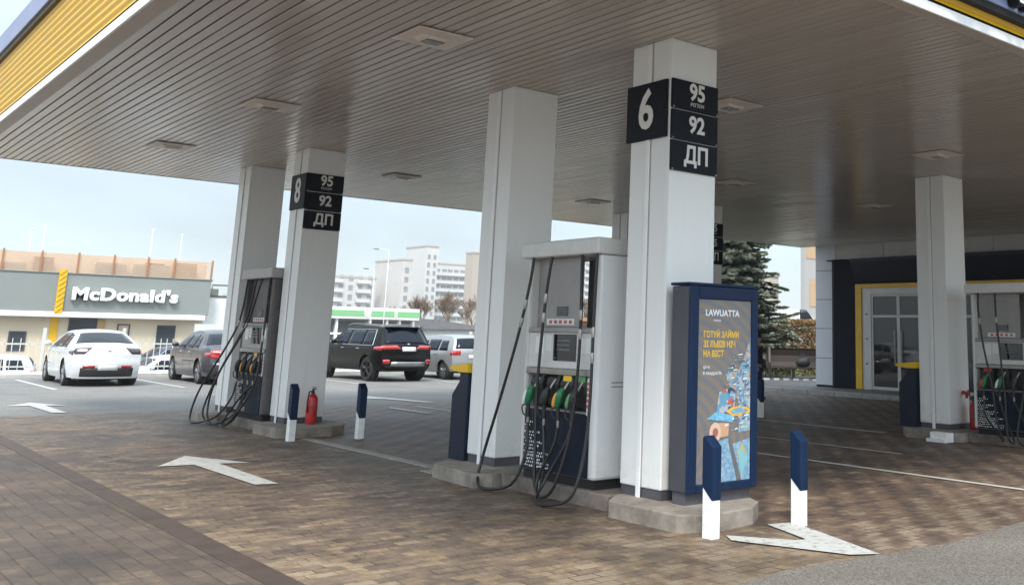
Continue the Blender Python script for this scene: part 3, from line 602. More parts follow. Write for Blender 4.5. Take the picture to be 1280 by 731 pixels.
dispenser((6.46, 8.70, .15), 'near grey fuel pump with green nozzles and a navy lower panel of white dots', H6,
          [G_('nozzle_green', 'paper'), G_('black_plastic'), G_('nozzle_green', 'nozzle_orange'), G_('black_plastic', 'nozzle_light_green')],
          [(-.17, M['yellow_lid']), (-.40, M['nozzle_light_green'])])
H8 = [([(-.34, .45, 2.30), (-.42, .42, 1.6), (-.55, .62, 1.1), (-.75, 1.0, .45), (-.80, 1.22, .0), (-.82, .95, -.12), (-.62, .5, .0), (-.45, .36, .3), (-.375, .41, .56)], (.15,)),
      ([(-.33, .05, 2.30), (-.42, .18, 1.5), (-.60, .52, .8), (-.70, .80, .25), (-.74, .75, .0), (-.70, .40, -.11), (-.50, .05, .05), (-.40, .02, .3), (-.375, .12, .55)], (.15,)),
      ([(-.33, -.20, 2.30), (-.45, .0, 1.5), (-.66, .45, .7), (-.72, .62, .15), (-.70, .40, -.10), (-.52, .0, -.04), (-.42, -.12, .3), (-.375, -.13, .55)], (.15,)),
      ([(-.33, -.55, 2.30), (-.38, -.62, 1.3), (-.45, -.62, .55), (-.62, -.25, .0), (-.66, .10, -.11), (-.56, .14, .05), (-.44, -.15, .4), (-.375, -.36, .55)], (.15,))]
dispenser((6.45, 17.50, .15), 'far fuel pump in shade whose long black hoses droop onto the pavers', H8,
          [G_('black_plastic'), G_('black_plastic', 'nozzle_orange'), G_('black_plastic'), G_('black_plastic', 'nozzle_orange')], [(-.17, M['nozzle_orange'])], M['pump_grey_shaded'])
HC_ = [([(-.34, .48, 2.30), (-.38, .46, 2.0), (-.42, .36, 1.4), (-.44, .22, .8), (-.48, .12, .2), (-.52, .0, -.05), (-.48, .12, .05), (-.42, .36, .3), (-.375, .41, .56)], (.17,)),
       ([(-.33, .17, 2.30), (-.37, .14, 1.9), (-.42, .06, 1.3), (-.46, -.02, .6), (-.52, -.08, .02), (-.54, -.20, -.07), (-.46, -.10, .1), (-.42, .02, .3), (-.375, .12, .55)], (.15,)),
       ([(-.33, -.36, 2.30), (-.35, -.38, 1.6), (-.40, -.36, .9), (-.52, -.25, .05), (-.56, -.45, -.09), (-.46, -.36, .2), (-.375, -.13, .55)], (.12,)),
       ([(-.33, -.62, 2.30), (-.39, -.68, 1.5), (-.43, -.72, .8), (-.56, -.74, .0), (-.56, -.45, -.06), (-.375, -.36, .55)], (.12,))]
dispenser((15.36, 8.72, .15), 'fuel pump before the store with red and green nozzles, cut by the picture edge', HC_,
          [G_('nozzle_green', 'nozzle_red'), G_('nozzle_green', 'paper'), G_('black_plastic'), G_('black_plastic')], [(.37, M['nozzle_red'])])

# ------------------------------------------------------------------ bins, bollards, extinguishers, advert stand
def litter_bin(loc, label):
    t = thing('litter_bin', label, 'bin', loc, 0, 'navy bins with yellow lids')
    b = MB(); b.prism([(0, 0), (.36, 0), (.36, .74), (.20, .90), (.20, 1.0), (0, 1.0)], 0, 0, .42); b.build('body', mat('bin_navy', (.006, .014, .032), .5, spec=.3, var=.1), t, bevel=.01)
    b = MB(); b.prism([(0, 1.002), (.20, 1.002), (.42, 1.03), (.40, 1.075), (.02, 1.11), (-.005, 1.09)], 0, -.02, .44); b.build('lid', M['yellow_lid'], t, bevel=.008)
litter_bin((6.27, 10.69, .15), 'navy bin with sloped yellow lid behind the white column by the near pump')
litter_bin((15.12, 10.56, .15), 'navy bin with sloped yellow lid before the store glass door')
def make_bollard():
    t = thing('bollard', 'x', 'bollard', (0, 0, 0), 0, 'navy and white bollards')
    b = MB(); b.prism([(-.055, .0), (.055, .0), (.055, .405), (-.055, .305)], 0, -.05, .05); b.build('white_base', M['white_paint'], t, bevel=.005)
    b = MB(); b.prism([(-.06, .306), (.06, .412), (.06, .80), (.035, .82), (-.06, .735)], 0, -.055, .055); b.build('navy_top', M['navy_frame'], t, bevel=.006)
    return t
b0 = make_bollard()
for i, (x, y, lab) in enumerate([(6.03, 6.26, 'navy and white bollard standing right in front of the advert stand'), (7.06, 6.20, 'navy and white bollard standing on the white painted arrow'),
        (5.98, 15.13, 'navy and white bollard next to the red extinguisher under the column signed eight'), (6.95, 14.94, 'navy and white bollard alone beside the open lane, before the parked dark cars'),
        (15.55, 14.72, 'navy and white bollard half hidden behind the advert stand, by the standing person')]):
    c = b0 if i == 0 else dup(b0)
    c.location = (x, y, 0); c['label'] = lab
def extinguisher(loc, label):
    t = thing('fire_extinguisher', label, 'extinguisher', loc, 0, 'red fire extinguishers')
    b = MB(); b.lathe([(.07, 0), (.082, .015), (.085, .05), (.085, .36), (.078, .41), (.05, .45), (.03, .465)], seg=24); b.build('cylinder', M['red'], t, smooth=True)
    b = MB(); b.lathe([(.028, .466), (.028, .50), (.018, .505), (.018, .53)], seg=12); b.box(-.012, .012, -.09, .02, .53, .545); b.box(-.012, .012, -.085, .01, .555, .568); b.build('valve', M['black_plastic'], t)
    b = MB(); b.tube(curve_pts([(-.02, 0, .50), (-.08, -.05, .49), (-.10, -.06, .35), (-.088, -.05, .18)], 6), .011, 8); b.build('discharge_hose', M['black_rubber'], t, smooth=True)
    b = MB(); b.lathe([(.0862, .20), (.0862, .28)], seg=24); b.build('label_band', mat('band_red', (.42, .03, .03), .5, var=.3, vscale=60), t)
extinguisher((6.62, 16.0, .15), 'red fire extinguisher at the foot of the column signed eight')
extinguisher((15.69, 9.76, .15), 'red fire extinguisher at the foot of the column before the store')
t = thing('wall_valve', 'small red valve fixed to the column above the store side extinguisher', 'valve', (15.60, 9.925, .76))
b = MB(); b.lathe([(.035, 0), (.035, -.05), (.02, -.06), (.02, -.11)], ax=1, seg=14); b.build('valve_body', M['nozzle_red'], t, smooth=True)
b = MB(); b.lathe([(.05, -.112), (.05, -.125)], ax=1, seg=16); b.box(-.012, .012, -.10, -.06, -.09, -.02); b.build('hand_wheel', mat('dull_red', (.25, .03, .03), .5), t)

# advert stand
def stripe_mat():
    m, tt, bb = nodes('poster_stripes'); n = tt.nodes.new; l = tt.links.new
    g = n('ShaderNodeTexCoord'); mp_ = n('ShaderNodeMapping'); mp_.inputs['Location'].default_value = (.5, 0, -.55); l(g.outputs['Object'], mp_.inputs[0])
    wv = n('ShaderNodeTexWave'); wv.wave_type = 'RINGS'; wv.rings_direction = 'Y'; wv.inputs['Scale'].default_value = 3.2; wv.inputs['Distortion'].default_value = 1.6; wv.inputs['Detail'].default_value = 1.5; wv.inputs['Detail Scale'].default_value = .9
    l(mp_.outputs[0], wv.inputs['Vector']); r = n('ShaderNodeValToRGB'); r.color_ramp.elements[0].color = (.15, .155, .175, 1); r.color_ramp.elements[1].color = (.205, .17, .14, 1)
    r.color_ramp.elements[0].position = .3; r.color_ramp.elements[1].position = .7
    l(wv.outputs[0], r.inputs[0]); l(r.outputs[0], bb.inputs['Base Color']); bb.inputs['Roughness'].default_value = .25
    return m
def busy_mat(name, cols, scale):
    m, tt, bb = nodes(name); n = tt.nodes.new; l = tt.links.new
    g = n('ShaderNodeTexCoord'); v = n('ShaderNodeTexVoronoi'); v.inputs['Scale'].default_value = scale; v.distance = 'MANHATTAN'; l(g.outputs['Object'], v.inputs['Vector'])
    s = n('ShaderNodeSeparateColor'); l(v.outputs['Color'], s.inputs[0]); r = n('ShaderNodeValToRGB'); r.color_ramp.interpolation = 'CONSTANT'
    r.color_ramp.elements[0].color = (*cols[0], 1); r.color_ramp.elements[1].color = (*cols[-1], 1); r.color_ramp.elements[1].position = (len(cols)-1)/len(cols)
    for i, c in enumerate(cols[1:-1]): e = r.color_ramp.elements.new((i+1)/len(cols)); e.color = (*c, 1)
    l(s.outputs[0], r.inputs[0]); l(r.outputs[0], bb.inputs['Base Color']); bb.inputs['Roughness'].default_value = .3
    return m
ad = thing('advert_stand', 'tall navy framed advert stand with a colourful poster before the column signed six', 'advert stand', (6.73, 6.97, .15))
b = MB(); b.box(-.43, .40, -.09, .085, -.004, .13); b.build('foot', M['plinth'], ad, bevel=.004)
b = MB(); b.box(-.455, .44, -.115, .115, .112, 1.94); b.build('housing', mat('stand_grey', (.055, .055, .07), .45, var=.15), ad, bevel=.006)
b = MB()
b.box(-.46, -.345, -.145, -.1155, .10, 1.945); b.box(.355, .445, -.145, -.1155, .10, 1.945); b.box(-.3445, .3545, -.144, -.1155, .10, .175); b.box(-.3445, .3545, -.144, -.1155, 1.825, 1.945)
b.build('frame', M['navy_frame'], ad, bevel=.012)
b = MB(); b.box(-.475, .455, -.15, .125, 1.947, 1.975); b.build('top_cover', M['navy_frame'], ad, bevel=.01)
b = MB(); b.box(-.3445, .3545, -.128, -.1165, .176, 1.824); poster = b.build('poster', stripe_mat(), ad)
py = -.1285
cy = mat('print_cyan', (.16, .42, .62), .3, var=.5, vscale=30); wh = mat('print_white', (.70, .73, .76), .3); ye = mat('print_yellow', (.72, .46, .04), .3)
text('poster_heading', 'LAWUATTA', .082, '-y', (-.03, py-.001, 1.70), wh, poster, depth=.0008, bold=.002)
text('poster_heading', 'novus', .04, '-y', (-.10, py-.001, 1.635), wh, poster, depth=.0008)
for k, s in enumerate(('ГОТУЙ ЗАЙМИ', 'ЗІ ЛЬВІВ НІЧ', 'НА ВІСТ')): text('poster_text', s, .078, '-y', (-.275, py-.001, 1.50-.088*k), ye, poster, depth=.0008, bold=.002, align='LEFT', sx=.82)
for k, s in enumerate(('ціна', '0 квадратів')): text('poster_text', s, .044, '-y', (-.275, py-.001, 1.205-.055*k), wh, poster, depth=.0008, align='LEFT')
bus = busy_mat('print_blue_blocks', [(.12, .22, .38), (.18, .36, .48), (.30, .40, .46), (.40, .44, .47), (.20, .21, .26), (.36, .28, .2)], 34)
bus2 = busy_mat('print_blue_floor', [(.17, .31, .45), (.21, .36, .49), (.28, .42, .52), (.15, .27, .42)], 40)
def decal(nm, poly, m_, dy=.0): b = MB(); b.prism(poly, 1, py-.0022-dy, py-.0004-dy); b.build(nm, m_, poster)
decal('poster_picture', [(.30, 1.37), (.352, 1.50), (.352, .62), (.20, .60), (.19, .90), (.05, 1.06), (.02, 1.14), (.20, 1.18)], bus)
decal('poster_picture', [(-.10, .78), (.13, .80), (.16, .98), (.10, 1.02), (-.06, .98)], busy_mat('print_stack', [(.12, .30, .45), (.05, .06, .1), (.4, .42, .45), (.45, .12, .08)], 18), .001)
decal('poster_picture', [(-.22, .74), (.12, .70), (.14, .76), (-.10, .80)], cy, .002)
decal('poster_floor', [(-.16, .26), (-.12, .53), (.06, .56), (.10, .50), (.352, .55), (.352, .177), (-.16, .177)], bus2)
decal('poster_bar', [(.06, .54), (.10, .55), (.24, .178), (.18, .178)], mat('print_grey', (.13, .13, .14), .3), .003)
decal('poster_patch', [(.17, .44), (.26, .50), (.33, .36), (.24, .22)], busy_mat('print_patch', [(.45, .38, .10), (.25, .2, .5), (.2, .45, .5)], 12), .003)
decal('poster_ring', [(.20+.15*cos(a*pi/10), .80+.045*sin(a*pi/10)) for a in range(20)], ye, .002)
decal('poster_ring_hole', [(.20+.115*cos(a*pi/10), .80+.026*sin(a*pi/10)) for a in range(20)], bus2, .004)
decal('poster_roll', [(-.14, .56), (.06, .58), (.07, .70), (-.08, .70)], mat('print_peach', (.55, .32, .2), .3), .003)
decal('poster_roll_end', [(-.11+.075*cos(a*pi/8), .62+.088*sin(a*pi/8)) for a in range(16)], mat('print_peach_light', (.62, .45, .36), .3), .005)
decal('poster_roll_hole', [(-.11+.035*cos(a*pi/8), .62+.04*sin(a*pi/8)) for a in range(16)], mat('print_brick', (.36, .12, .08), .3), .007)

rnd = random.Random(21)
for nm, m_, cnt in (('poster_sparkle', wh, 26), ('poster_streak', cy, 34), ('poster_chip', mat('print_orange', (.6, .3, .1), .3), 14), ('poster_shade', mat('print_deep', (.06, .1, .2), .3), 20)):
    b = MB()
    for k in range(cnt):
        x = rnd.triangular(-.05, .34, .28); z = rnd.uniform(.60, 1.32); w_, h_ = rnd.uniform(.012, .06), rnd.uniform(.004, .016)
        x = min(x, .345-w_); o_ = .0005*(1+k % 4)+.0055
        b.prism([(x, z), (x+w_, z+.006), (x+w_, z+.006+h_), (x, z+h_)], 1, py-.0008-o_, py-.0004-o_)
    struct(b.build(nm, m_, poster), 'stuff')

# ------------------------------------------------------------------ cars (rear towards -y)
def resample(ch, n):
    P = curve_pts([(0, y, z) for y, z in ch], 12); d = [0]
    for a, b_ in zip(P, P[1:]): d.append(d[-1]+(b_-a).length)
    o = []; j = 0
    for i in range(n):
        s = d[-1]*i/(n-1)
        while j < len(d)-2 and d[j+1] < s: j += 1
        t = (s-d[j])/max(1e-9, d[j+1]-d[j]); o.append(P[j].lerp(P[j+1], min(1, max(0, t))))
    return [(p.y, p.z) for p in o]
def car(name, label, cat, loc, spec, paint, group='cars parked in the lot', rz=0):
    """body from a centre profile, plan taper and tumblehome; wheels, glass, lamps and trim as parts"""
    t = thing(name, label, cat, loc, rz, group)
    Lc, Wm, H, belt = spec['L'], spec['W']/2, spec['H'], spec['belt']
    U = resample(spec['top'], 100); n = len(U)
    sill = spec.get('sill', .24)
    zb = [(sill, .93), (sill+.14, .975), (.55*belt+.1, 1.0), (belt-.12, .99), (belt, .955), (H-.10, spec.get('roofw', .72)), (H, spec.get('roofw', .72)-.06)]
    def Wz(z):
        if z <= zb[0][0]: return zb[0][1]
        for (a, wa), (c, wc) in zip(zb, zb[1:]):
            if z <= c: t_ = (z-a)/(c-a); return wa+(wc-wa)*t_
        return zb[-1][1]
    def W(y, z):
        r = max(0, 1-y/.7); f = max(0, 1-(Lc-y)/1.0)
        return Wm*Wz(z)*(1-.11*r*r)*(1-.20*f*f)
    def P(x, y, z, off=0):
        k = .22*(x/Wm)**2*(.5-y/Lc)*2*(1 if abs(y/Lc-.5) > .0 else 0); k *= abs(y/Lc-.5)*2
        return (x, y-Lc/2+k, z)
    rw = spec['wheel_r']; ya, yb_ = spec['axles']
    wx = Wm-.02
    bm_ = MB(); bm = bm_.bm; NR = 22
    # side shells with wheel openings
    for sg in (-1, 1):
        grid = []
        for k in range(n):
            y, z = U[k]; by = min(max(y, .10), Lc-.10); bz = sill if .5 < y < Lc-.5 else sill+.04
            col = []
            for j in range(NR):
                t_ = j/(NR-1); yy = by+(y-by)*t_; zz = bz+(z-bz)*t_
                if z < bz: zz = z
                for ax_ in (ya, yb_):
                    dx, dz = yy-ax_, zz-rw; d = math.hypot(dx, dz); ra = rw+.065
                    if abs(d-ra) < .045 and d > 1e-6: yy, zz = ax_+dx/d*ra, rw+dz/d*ra
                col.append(((yy, zz), bm.verts.new(P(sg*W(yy, zz), yy, zz))))
            grid.append(col)
        for k in range(n-1):
            for j in range(NR-1):
                q = [grid[k][j], grid[k+1][j], grid[k+1][j+1], grid[k][j+1]]
                cy_ = sum(a[0][0] for a in q)/4; cz_ = sum(a[0][1] for a in q)/4
                if any(math.hypot(cy_-a, cz_-rw) < rw+.06 for a in (ya, yb_)): continue
                try: bm.faces.new([a[1] for a in q])
                except ValueError: pass
    NU = 17
    def S(y, z, u, off=0.):
        w_ = W(y, z); x = w_*u; cr = .045*(1-u*u)*(1 if z > .5 else .3)
        return x, y, z, cr
    def nrm(k):
        a, c = U[max(0, k-1)], U[min(n-1, k+1)]; d = Vector((c[0]-a[0], c[1]-a[1])); d.normalize() if d.length else None
        return Vector((-d.y, d.x))     # outward (profile runs rear bottom -> over the roof -> front)
    def strip(k, u, off=0.):
        y, z = U[k]; nn = nrm(k); x, y_, z_, cr = S(y, z, u)
        return P(x, y+nn.x*(cr+off), z+nn.y*(cr+off))
    rows = [[bm.verts.new(strip(k, -1+2*i/(NU-1))) for i in range(NU)] for k in range(n)]
    for k in range(n-1):
        for i in range(NU-1): bm.faces.new([rows[k][i], rows[k+1][i], rows[k+1][i+1], rows[k][i+1]])
    bmesh.ops.remove_doubles(bm, verts=bm.verts, dist=.0015)
    bmesh.ops.dissolve_degenerate(bm, edges=bm.edges, dist=.0008)
    body = bm_.build('body', paint, t, smooth=True, angle=42)
    b = MB(); b.box(-Wm*.80, Wm*.80, -Lc/2+.22, Lc/2-.25, sill-.02, sill+.25); b.build('underbody', M['dark'], t)
    # strip panels: between profile parameters
    def kz(z, lo=0):      # first profile index on the rear with height z
        for k in range(lo, n):
            if U[k][1] >= z: return k
        return n-1
    def ky(y, lo=0):
        for k in range(lo, n):
            if U[k][0] >= y and U[k][1] > .6: return k
        return n-1
    def panel(nm, k0, k1, u0, u1, m_, off=.006, parent=None, top_in=0., m=6):
        b_ = MB(); g = []
        for k in range(k0, k1+1):
            f = (k-k0)/max(1, k1-k0); a0, a1 = (u0+top_in*f, u1-top_in*f) if u0*u1 < 0 else (u0, u1-top_in*(1-f)) if u0 < 0 else (u0+top_in*(1-f), u1)
            g.append([b_.bm.verts.new(strip(k, a0+(a1-a0)*i/m, off)) for i in range(m+1)])
        for r0, r1 in zip(g, g[1:]):
            for i in range(m): b_.bm.faces.new([r0[i], r1[i], r1[i+1], r0[i+1]])
        o = b_.build(nm, m_, parent or t, smooth=True)
        sol = o.modifiers.new('thick', 'SOLIDIFY'); sol.thickness = .012; sol.offset = -1
        return o
    for (nm, z0, z1, u0, u1, m_, *r) in spec['rear']:
        panel(nm, kz(z0), max(kz(z0)+1, kz(z1)), u0, u1, m_, *(r or []))
    y0, y1 = spec['rear_glass']; panel('rear_window', ky(y0), ky(y1), -.90, .90, M['car_glass'], .005, None, .05, 10)
    y0, y1 = spec['windscreen']; panel('windscreen', ky(y0), ky(y1), -.88, .88, M['car_glass'], .005, None, -.02, 10)
    # side windows: quads (rear bottom y, front bottom y, rear top y, front top y)
    for sg in (-1, 1):
        for yb0, yb1, yt0, yt1, zl, zh in spec['side_glass']:
            b_ = MB(); g = []
            for i in range(9):
                f = i/8; r_ = []
                for j in range(5):
                    h = j/4; yy = (yb0+(yb1-yb0)*f)*(1-h)+(yt0+(yt1-yt0)*f)*h; zz = zl+(zh-zl)*h
                    x_, y_, z_ = P(sg*(W(yy, zz)+.006), yy, zz); r_.append(b_.bm.verts.new((x_, y_, z_)))
                g.append(r_)
            for a, c in zip(g, g[1:]):
                for j in range(4): b_.bm.faces.new([a[j], c[j], c[j+1], a[j+1]])
            o = b_.build('side_window', M['car_glass'], t, smooth=True)
            sol = o.modifiers.new('thick', 'SOLIDIFY'); sol.thickness = .01; sol.offset = 0
        for y0_, y1_, z0_, z1_, m_ in spec.get('side_lamp', ()):
            b_ = MB(); g = []
            for i in range(7):
                f = i/6; g.append([b_.bm.verts.new(P(sg*(W(y0_+(y1_-y0_)*f, zz)+.006), y0_+(y1_-y0_)*f, zz)) for zz in (z0_+(z1_-z0_)*.35*f, (z0_+z1_)/2, z1_-(z1_-z0_)*.2*f)])
            for a, c in zip(g, g[1:]):
                for j in range(2): b_.bm.faces.new([a[j], c[j], c[j+1], a[j+1]])
            o = b_.build('tail_light', m_, t, smooth=True); sol = o.modifiers.new('thick', 'SOLIDIFY'); sol.thickness = .01; sol.offset = 0
        if spec.get('trim'):
            yb0, yb1, yt0, yt1, zl, zh = spec['trim']; b_ = MB(); q = [(yb0+(yt0-yb0)*h, zl+(zh-zl)*h) for h in (0, .25, .5, .75, 1)]+[(yt0+(yt1-yt0)*h, zh) for h in (.25, .5, .75, 1)]+[(yt1+(yb1-yt1)*h, zh+(zl-zh)*h) for h in (.25, .5, .75, 1)]+[(yb1+(yb0-yb1)*h, zl) for h in (.25, .5, .75, 1)]
            b_.tube([P(sg*(W(y_, z_)+.004), y_, z_) for y_, z_ in q], .011, 5); b_.build('window_trim', M['chrome'], body)
        # door shut lines and handle
        b_ = MB()
        for yy in spec['seams']:
            prev = None
            for j in range(9):
                zz = sill+.06+(belt-.03-sill-.06)*j/8; x_, y_, z_ = P(sg*(W(yy, zz)+.002), yy, zz)
                a = [b_.bm.verts.new((x_, y_-.006, z_)), b_.bm.verts.new((x_, y_+.006, z_))]
                if prev: b_.bm.faces.new([prev[0], prev[1], a[1], a[0]])
                prev = a
        b_.build('door_seam', M['dark'], body)
        for yy in spec['handles']:
            x_, y_, z_ = P(sg*(W(yy, belt-.10)+.004), yy, belt-.10); b_ = MB(); b_.box(x_-.018, x_+.018, y_-.09, y_+.09, z_-.014, z_+.014); b_.build('door_handle', spec.get('handle_m', paint), t, bevel=.008)
        ym = spec['mirror_y']; x_, y_, z_ = P(sg*W(ym, belt), ym, belt+.06); b_ = MB(); b_.ellipsoid((x_+sg*.12, y_, z_+.03), .10, .07, .075, seg=12); b_.tube([(x_-sg*.02, y_, z_-.03), (x_+sg*.08, y_, z_+.01)], .022, 8); b_.build('mirror', paint, t, smooth=True, angle=80)
        # wheels
        for ay in (ya, yb_):
            x0 = sg*(wx-.11); b_ = MB()
            x_c = x0
            b_.lathe([(rw-.10, -.11), (rw-.02, -.11), (rw, -.075), (rw, .075), (rw-.02, .11), (rw-.07, .112), (rw-.10, .09), (rw-.10, -.09), (rw-.10, -.11)], (x_c, ay-Lc/2, rw), 0, 28, caps=False)
            wl = b_.build('wheel', M['rubber_tyre'], t, smooth=True, angle=50)
            b_ = MB(); xo = x_c+sg*.088
            b_.lathe([(rw-.10, -.012), (rw-.10, .012), (rw-.135, .014), (rw-.14, -.012), (rw-.10, -.012)], (xo, ay-Lc/2, rw), 0, 28, caps=False); b_.lathe([(.05, -.01), (.05, .02), (.03, .026)], (xo, ay-Lc/2, rw), 0, 12)
            for s_ in range(5):
                a = s_*2*pi/5+.3
                for da in (-.13, .13):
                    b_.tube([(xo, ay-Lc/2+.03*cos(a), rw+.03*sin(a)), (xo, ay-Lc/2+(rw-.12)*cos(a+da), rw+(rw-.12)*sin(a+da))], [.034, .026], 6)
            b_.build('rim', spec.get('rim', M['alloy']), wl, smooth=True)
            b_ = MB(); b_.lathe([(rw-.105, -.05), (rw-.105, .05)], (x_c+sg*.0, ay-Lc/2, rw), 0, 24); b_.build('brake_disc', M['alloy_dark'], wl)
            b_ = MB(); b_.lathe([(rw+.05, -.13), (rw+.05, .03)], (sg*(wx-.21), ay-Lc/2, rw), 0, 24); b_.build('wheel_well', M['dark'], t)
    return t
paint_white = mat('paint_white', (.60, .62, .64), .25, var=.03, coat=.8)
paint_grey = mat('paint_grey', (.05, .046, .054), .28, metal=.3, var=.08, coat=.6)
paint_black = mat('paint_black', (.0025, .002, .002), .3, spec=.22, var=.1, coat=.06)
paint_silver = mat('paint_silver', (.33, .345, .36), .32, metal=.4, var=.04, coat=.7)
sedan_w = dict(side_lamp=[(.05, .36, .81, .94, M['lamp_smoke'])], L=4.55, W=1.77, H=1.43, belt=.98, wheel_r=.33, axles=(.92, 3.58), sill=.19, roofw=.70,
    top=[(.10, .21), (.02, .38), (-.01, .56), (.03, .72), (.06, .86), (.12, .97), (.24, 1.03), (.48, 1.05), (.95, 1.24), (1.35, 1.38), (1.8, 1.43), (2.3, 1.42), (2.8, 1.33), (3.3, 1.05), (3.5, .98), (4.1, .87), (4.42, .72), (4.53, .52), (4.48, .26)],
    rear=[('tail_light', .80, .95, -.985, -.48, M['lamp_smoke'], .006, None, .22), ('tail_light', .80, .95, .48, .985, M['lamp_smoke'], .006, None, .22), ('bumper_insert', .22, .44, -.80, .80, M['black_plastic'], .008), ('reflector', .45, .51, -.74, -.40, M['lamp_red'], .012), ('reflector', .45, .51, .40, .74, M['lamp_red'], .012),
          ('number_plate', .40, .53, -.30, .30, M['plate'], .018), ('brake_light', 1.015, 1.03, -.14, .14, M['lamp_red'], .006), ('boot_badge', .84, .89, -.05, .05, M['chrome'], .008)],
    rear_glass=(.56, 1.24), windscreen=(2.72, 3.26), side_glass=[(.98, 1.55, 1.30, 1.60, 1.0, 1.33), (1.62, 2.30, 1.66, 2.28, .99, 1.37), (2.38, 3.10, 2.36, 2.62, .985, 1.35)], seams=(1.58, 2.34, 3.25), handles=(1.72, 2.62), mirror_y=3.0)
car('parked_car', 'white saloon car with smoked tail lights, seen from behind before the restaurant', 'car', (7.03, 30.3+2.28, 0), sedan_w, paint_white, rz=R_(-1.5))
sedan_g = dict(sedan_w); sedan_g.update(side_lamp=[(.04, .36, .73, .90, M['lamp_red'])], L=4.78, H=1.47, W=1.82, axles=(1.0, 3.72), rear=[('tail_light', .72, .92, -.99, -.62, M['lamp_red']), ('tail_light', .72, .92, .62, .99, M['lamp_red']), ('number_plate', .58, .70, -.30, .30, M['plate'], .014), ('bumper_insert', .27, .38, -.8, .8, M['black_plastic'], .008), ('chrome_strip', .50, .525, -.93, .93, M['chrome'], .008)],
    top=[(.12, .27), (.02, .42), (-.01, .58), (.02, .74), (.05, .90), (.14, .99), (.40, 1.02), (.85, 1.04), (1.3, 1.27), (1.65, 1.42), (2.0, 1.47), (2.5, 1.47), (3.0, 1.38), (3.5, 1.08), (3.7, 1.0), (4.3, .88), (4.64, .72), (4.76, .52), (4.71, .26)],
    rear_glass=(.92, 1.52), windscreen=(2.9, 3.45), side_glass=[(1.25, 1.75, 1.55, 1.80, 1.0, 1.32), (1.82, 2.5, 1.86, 2.48, .99, 1.37), (2.58, 3.28, 2.56, 2.85, .985, 1.35)], seams=(1.78, 2.54, 3.45), handles=(1.95, 2.85), mirror_y=3.2, handle_m=M['chrome'])
car('parked_car', 'dark grey saloon with a glowing looking red tail light, half hidden by the column', 'car', (10.33, 29.95+2.39, 0), sedan_g, paint_grey, rz=R_(-1.5))
suv = dict(side_lamp=[(.04, .42, .96, 1.11, M['lamp_red'])], trim=(.55, 3.28, .72, 2.76, 1.125, 1.62), L=4.90, W=1.98, H=1.74, belt=1.12, wheel_r=.385, axles=(.93, 3.87), sill=.34, roofw=.75, rim=M['alloy_dark'],
    top=[(.10, .40), (.01, .52), (-.02, .66), (.03, .84), (.06, 1.0), (.12, 1.14), (.26, 1.34), (.44, 1.56), (.52, 1.68), (.80, 1.72), (1.4, 1.745), (2.2, 1.74), (2.8, 1.66), (3.4, 1.30), (3.6, 1.20), (4.2, 1.08), (4.65, .94), (4.86, .72), (4.82, .38)],
    rear=[('tail_light', .95, 1.12, -.99, -.46, M['lamp_red'], .006, None, -.16), ('tail_light', .95, 1.12, .46, .99, M['lamp_red'], .006, None, -.16), ('number_plate', .94, 1.03, -.27, .27, M['plate'], .014), ('reflector', .56, .66, -.97, -.74, M['lamp_red'], .01), ('reflector', .56, .66, .74, .97, M['lamp_red'], .01),
          ('skid_plate', .50, .57, -.70, .70, M['alloy'], .012), ('bumper_insert', .41, .49, -.86, .86, M['black_plastic'], .008), ('tailgate_badge', 1.11, 1.17, -.045, .045, M['chrome'], .012)],
    rear_glass=(.13, .47), windscreen=(2.86, 3.36), side_glass=[(.62, 1.28, .74, 1.30, 1.14, 1.60), (1.36, 2.30, 1.38, 2.28, 1.13, 1.63), (2.40, 3.22, 2.37, 2.74, 1.125, 1.61)], seams=(1.32, 2.35, 3.35), handles=(1.55, 2.6), mirror_y=3.05, handle_m=M['chrome'])
sv = car('parked_car', 'black off-road car with red tail lights beside the silver car', 'car', (15.36, 30.15+2.45, 0), suv, paint_black, rz=R_(3.2))
for sg in (-1, 1):
    b = MB(); b.tube(curve_pts([(sg*.66, -1.85, 1.70), (sg*.67, -1.6, 1.775), (sg*.67, 0, 1.80), (sg*.66, .45, 1.74)], 6), .016, 8); b.build('roof_rail', M['steel'], sv, smooth=True)
b = MB(); b.box(-.62, .62, -2.10, -1.86, 1.69, 1.72); b.build('roof_spoiler', paint_black, sv, bevel=.012)
mpv = dict(side_lamp=[(.03, .16, .80, .96, M['lamp_red'])], L=4.15, W=1.70, H=1.46, belt=.94, wheel_r=.30, axles=(.62, 3.2), sill=.24, roofw=.76,
    top=[(.10, .28), (.02, .42), (-.01, .58), (.02, .78), (.06, .95), (.15, 1.16), (.28, 1.34), (.42, 1.42), (.8, 1.455), (1.4, 1.465), (2.0, 1.44), (2.45, 1.34), (3.0, 1.03), (3.2, .95), (3.8, .83), (4.05, .70), (4.13, .52), (4.08, .28)],
    rear=[('tail_light', .78, .95, -.985, -.66, M['lamp_red']), ('tail_light', .78, .95, .66, .985, M['lamp_red']), ('number_plate', .66, .78, -.3, .3, M['plate'], .014), ('bumper_insert', .30, .42, -.9, .9, M['black_plastic'], .01)],
    rear_glass=(.075, .29), windscreen=(2.5, 2.98), side_glass=[(.36, .98, .52, 1.0, .97, 1.30), (1.08, 1.90, 1.10, 1.88, .96, 1.33), (2.0, 2.85, 1.98, 2.38, .95, 1.29)], seams=(1.03, 1.95, 2.95), handles=(1.2, 2.15), mirror_y=2.75)
car('parked_car', 'silver family car parked beside the black off-road car', 'car', (18.2, 30.7+2.07, 0), mpv, paint_silver)
hatch = dict(mpv)
car('parked_car', 'white hatchback parked behind the white fence at the picture edge', 'car', (5.6, 43.4, -1.0), hatch, paint_white, rz=R_(88))
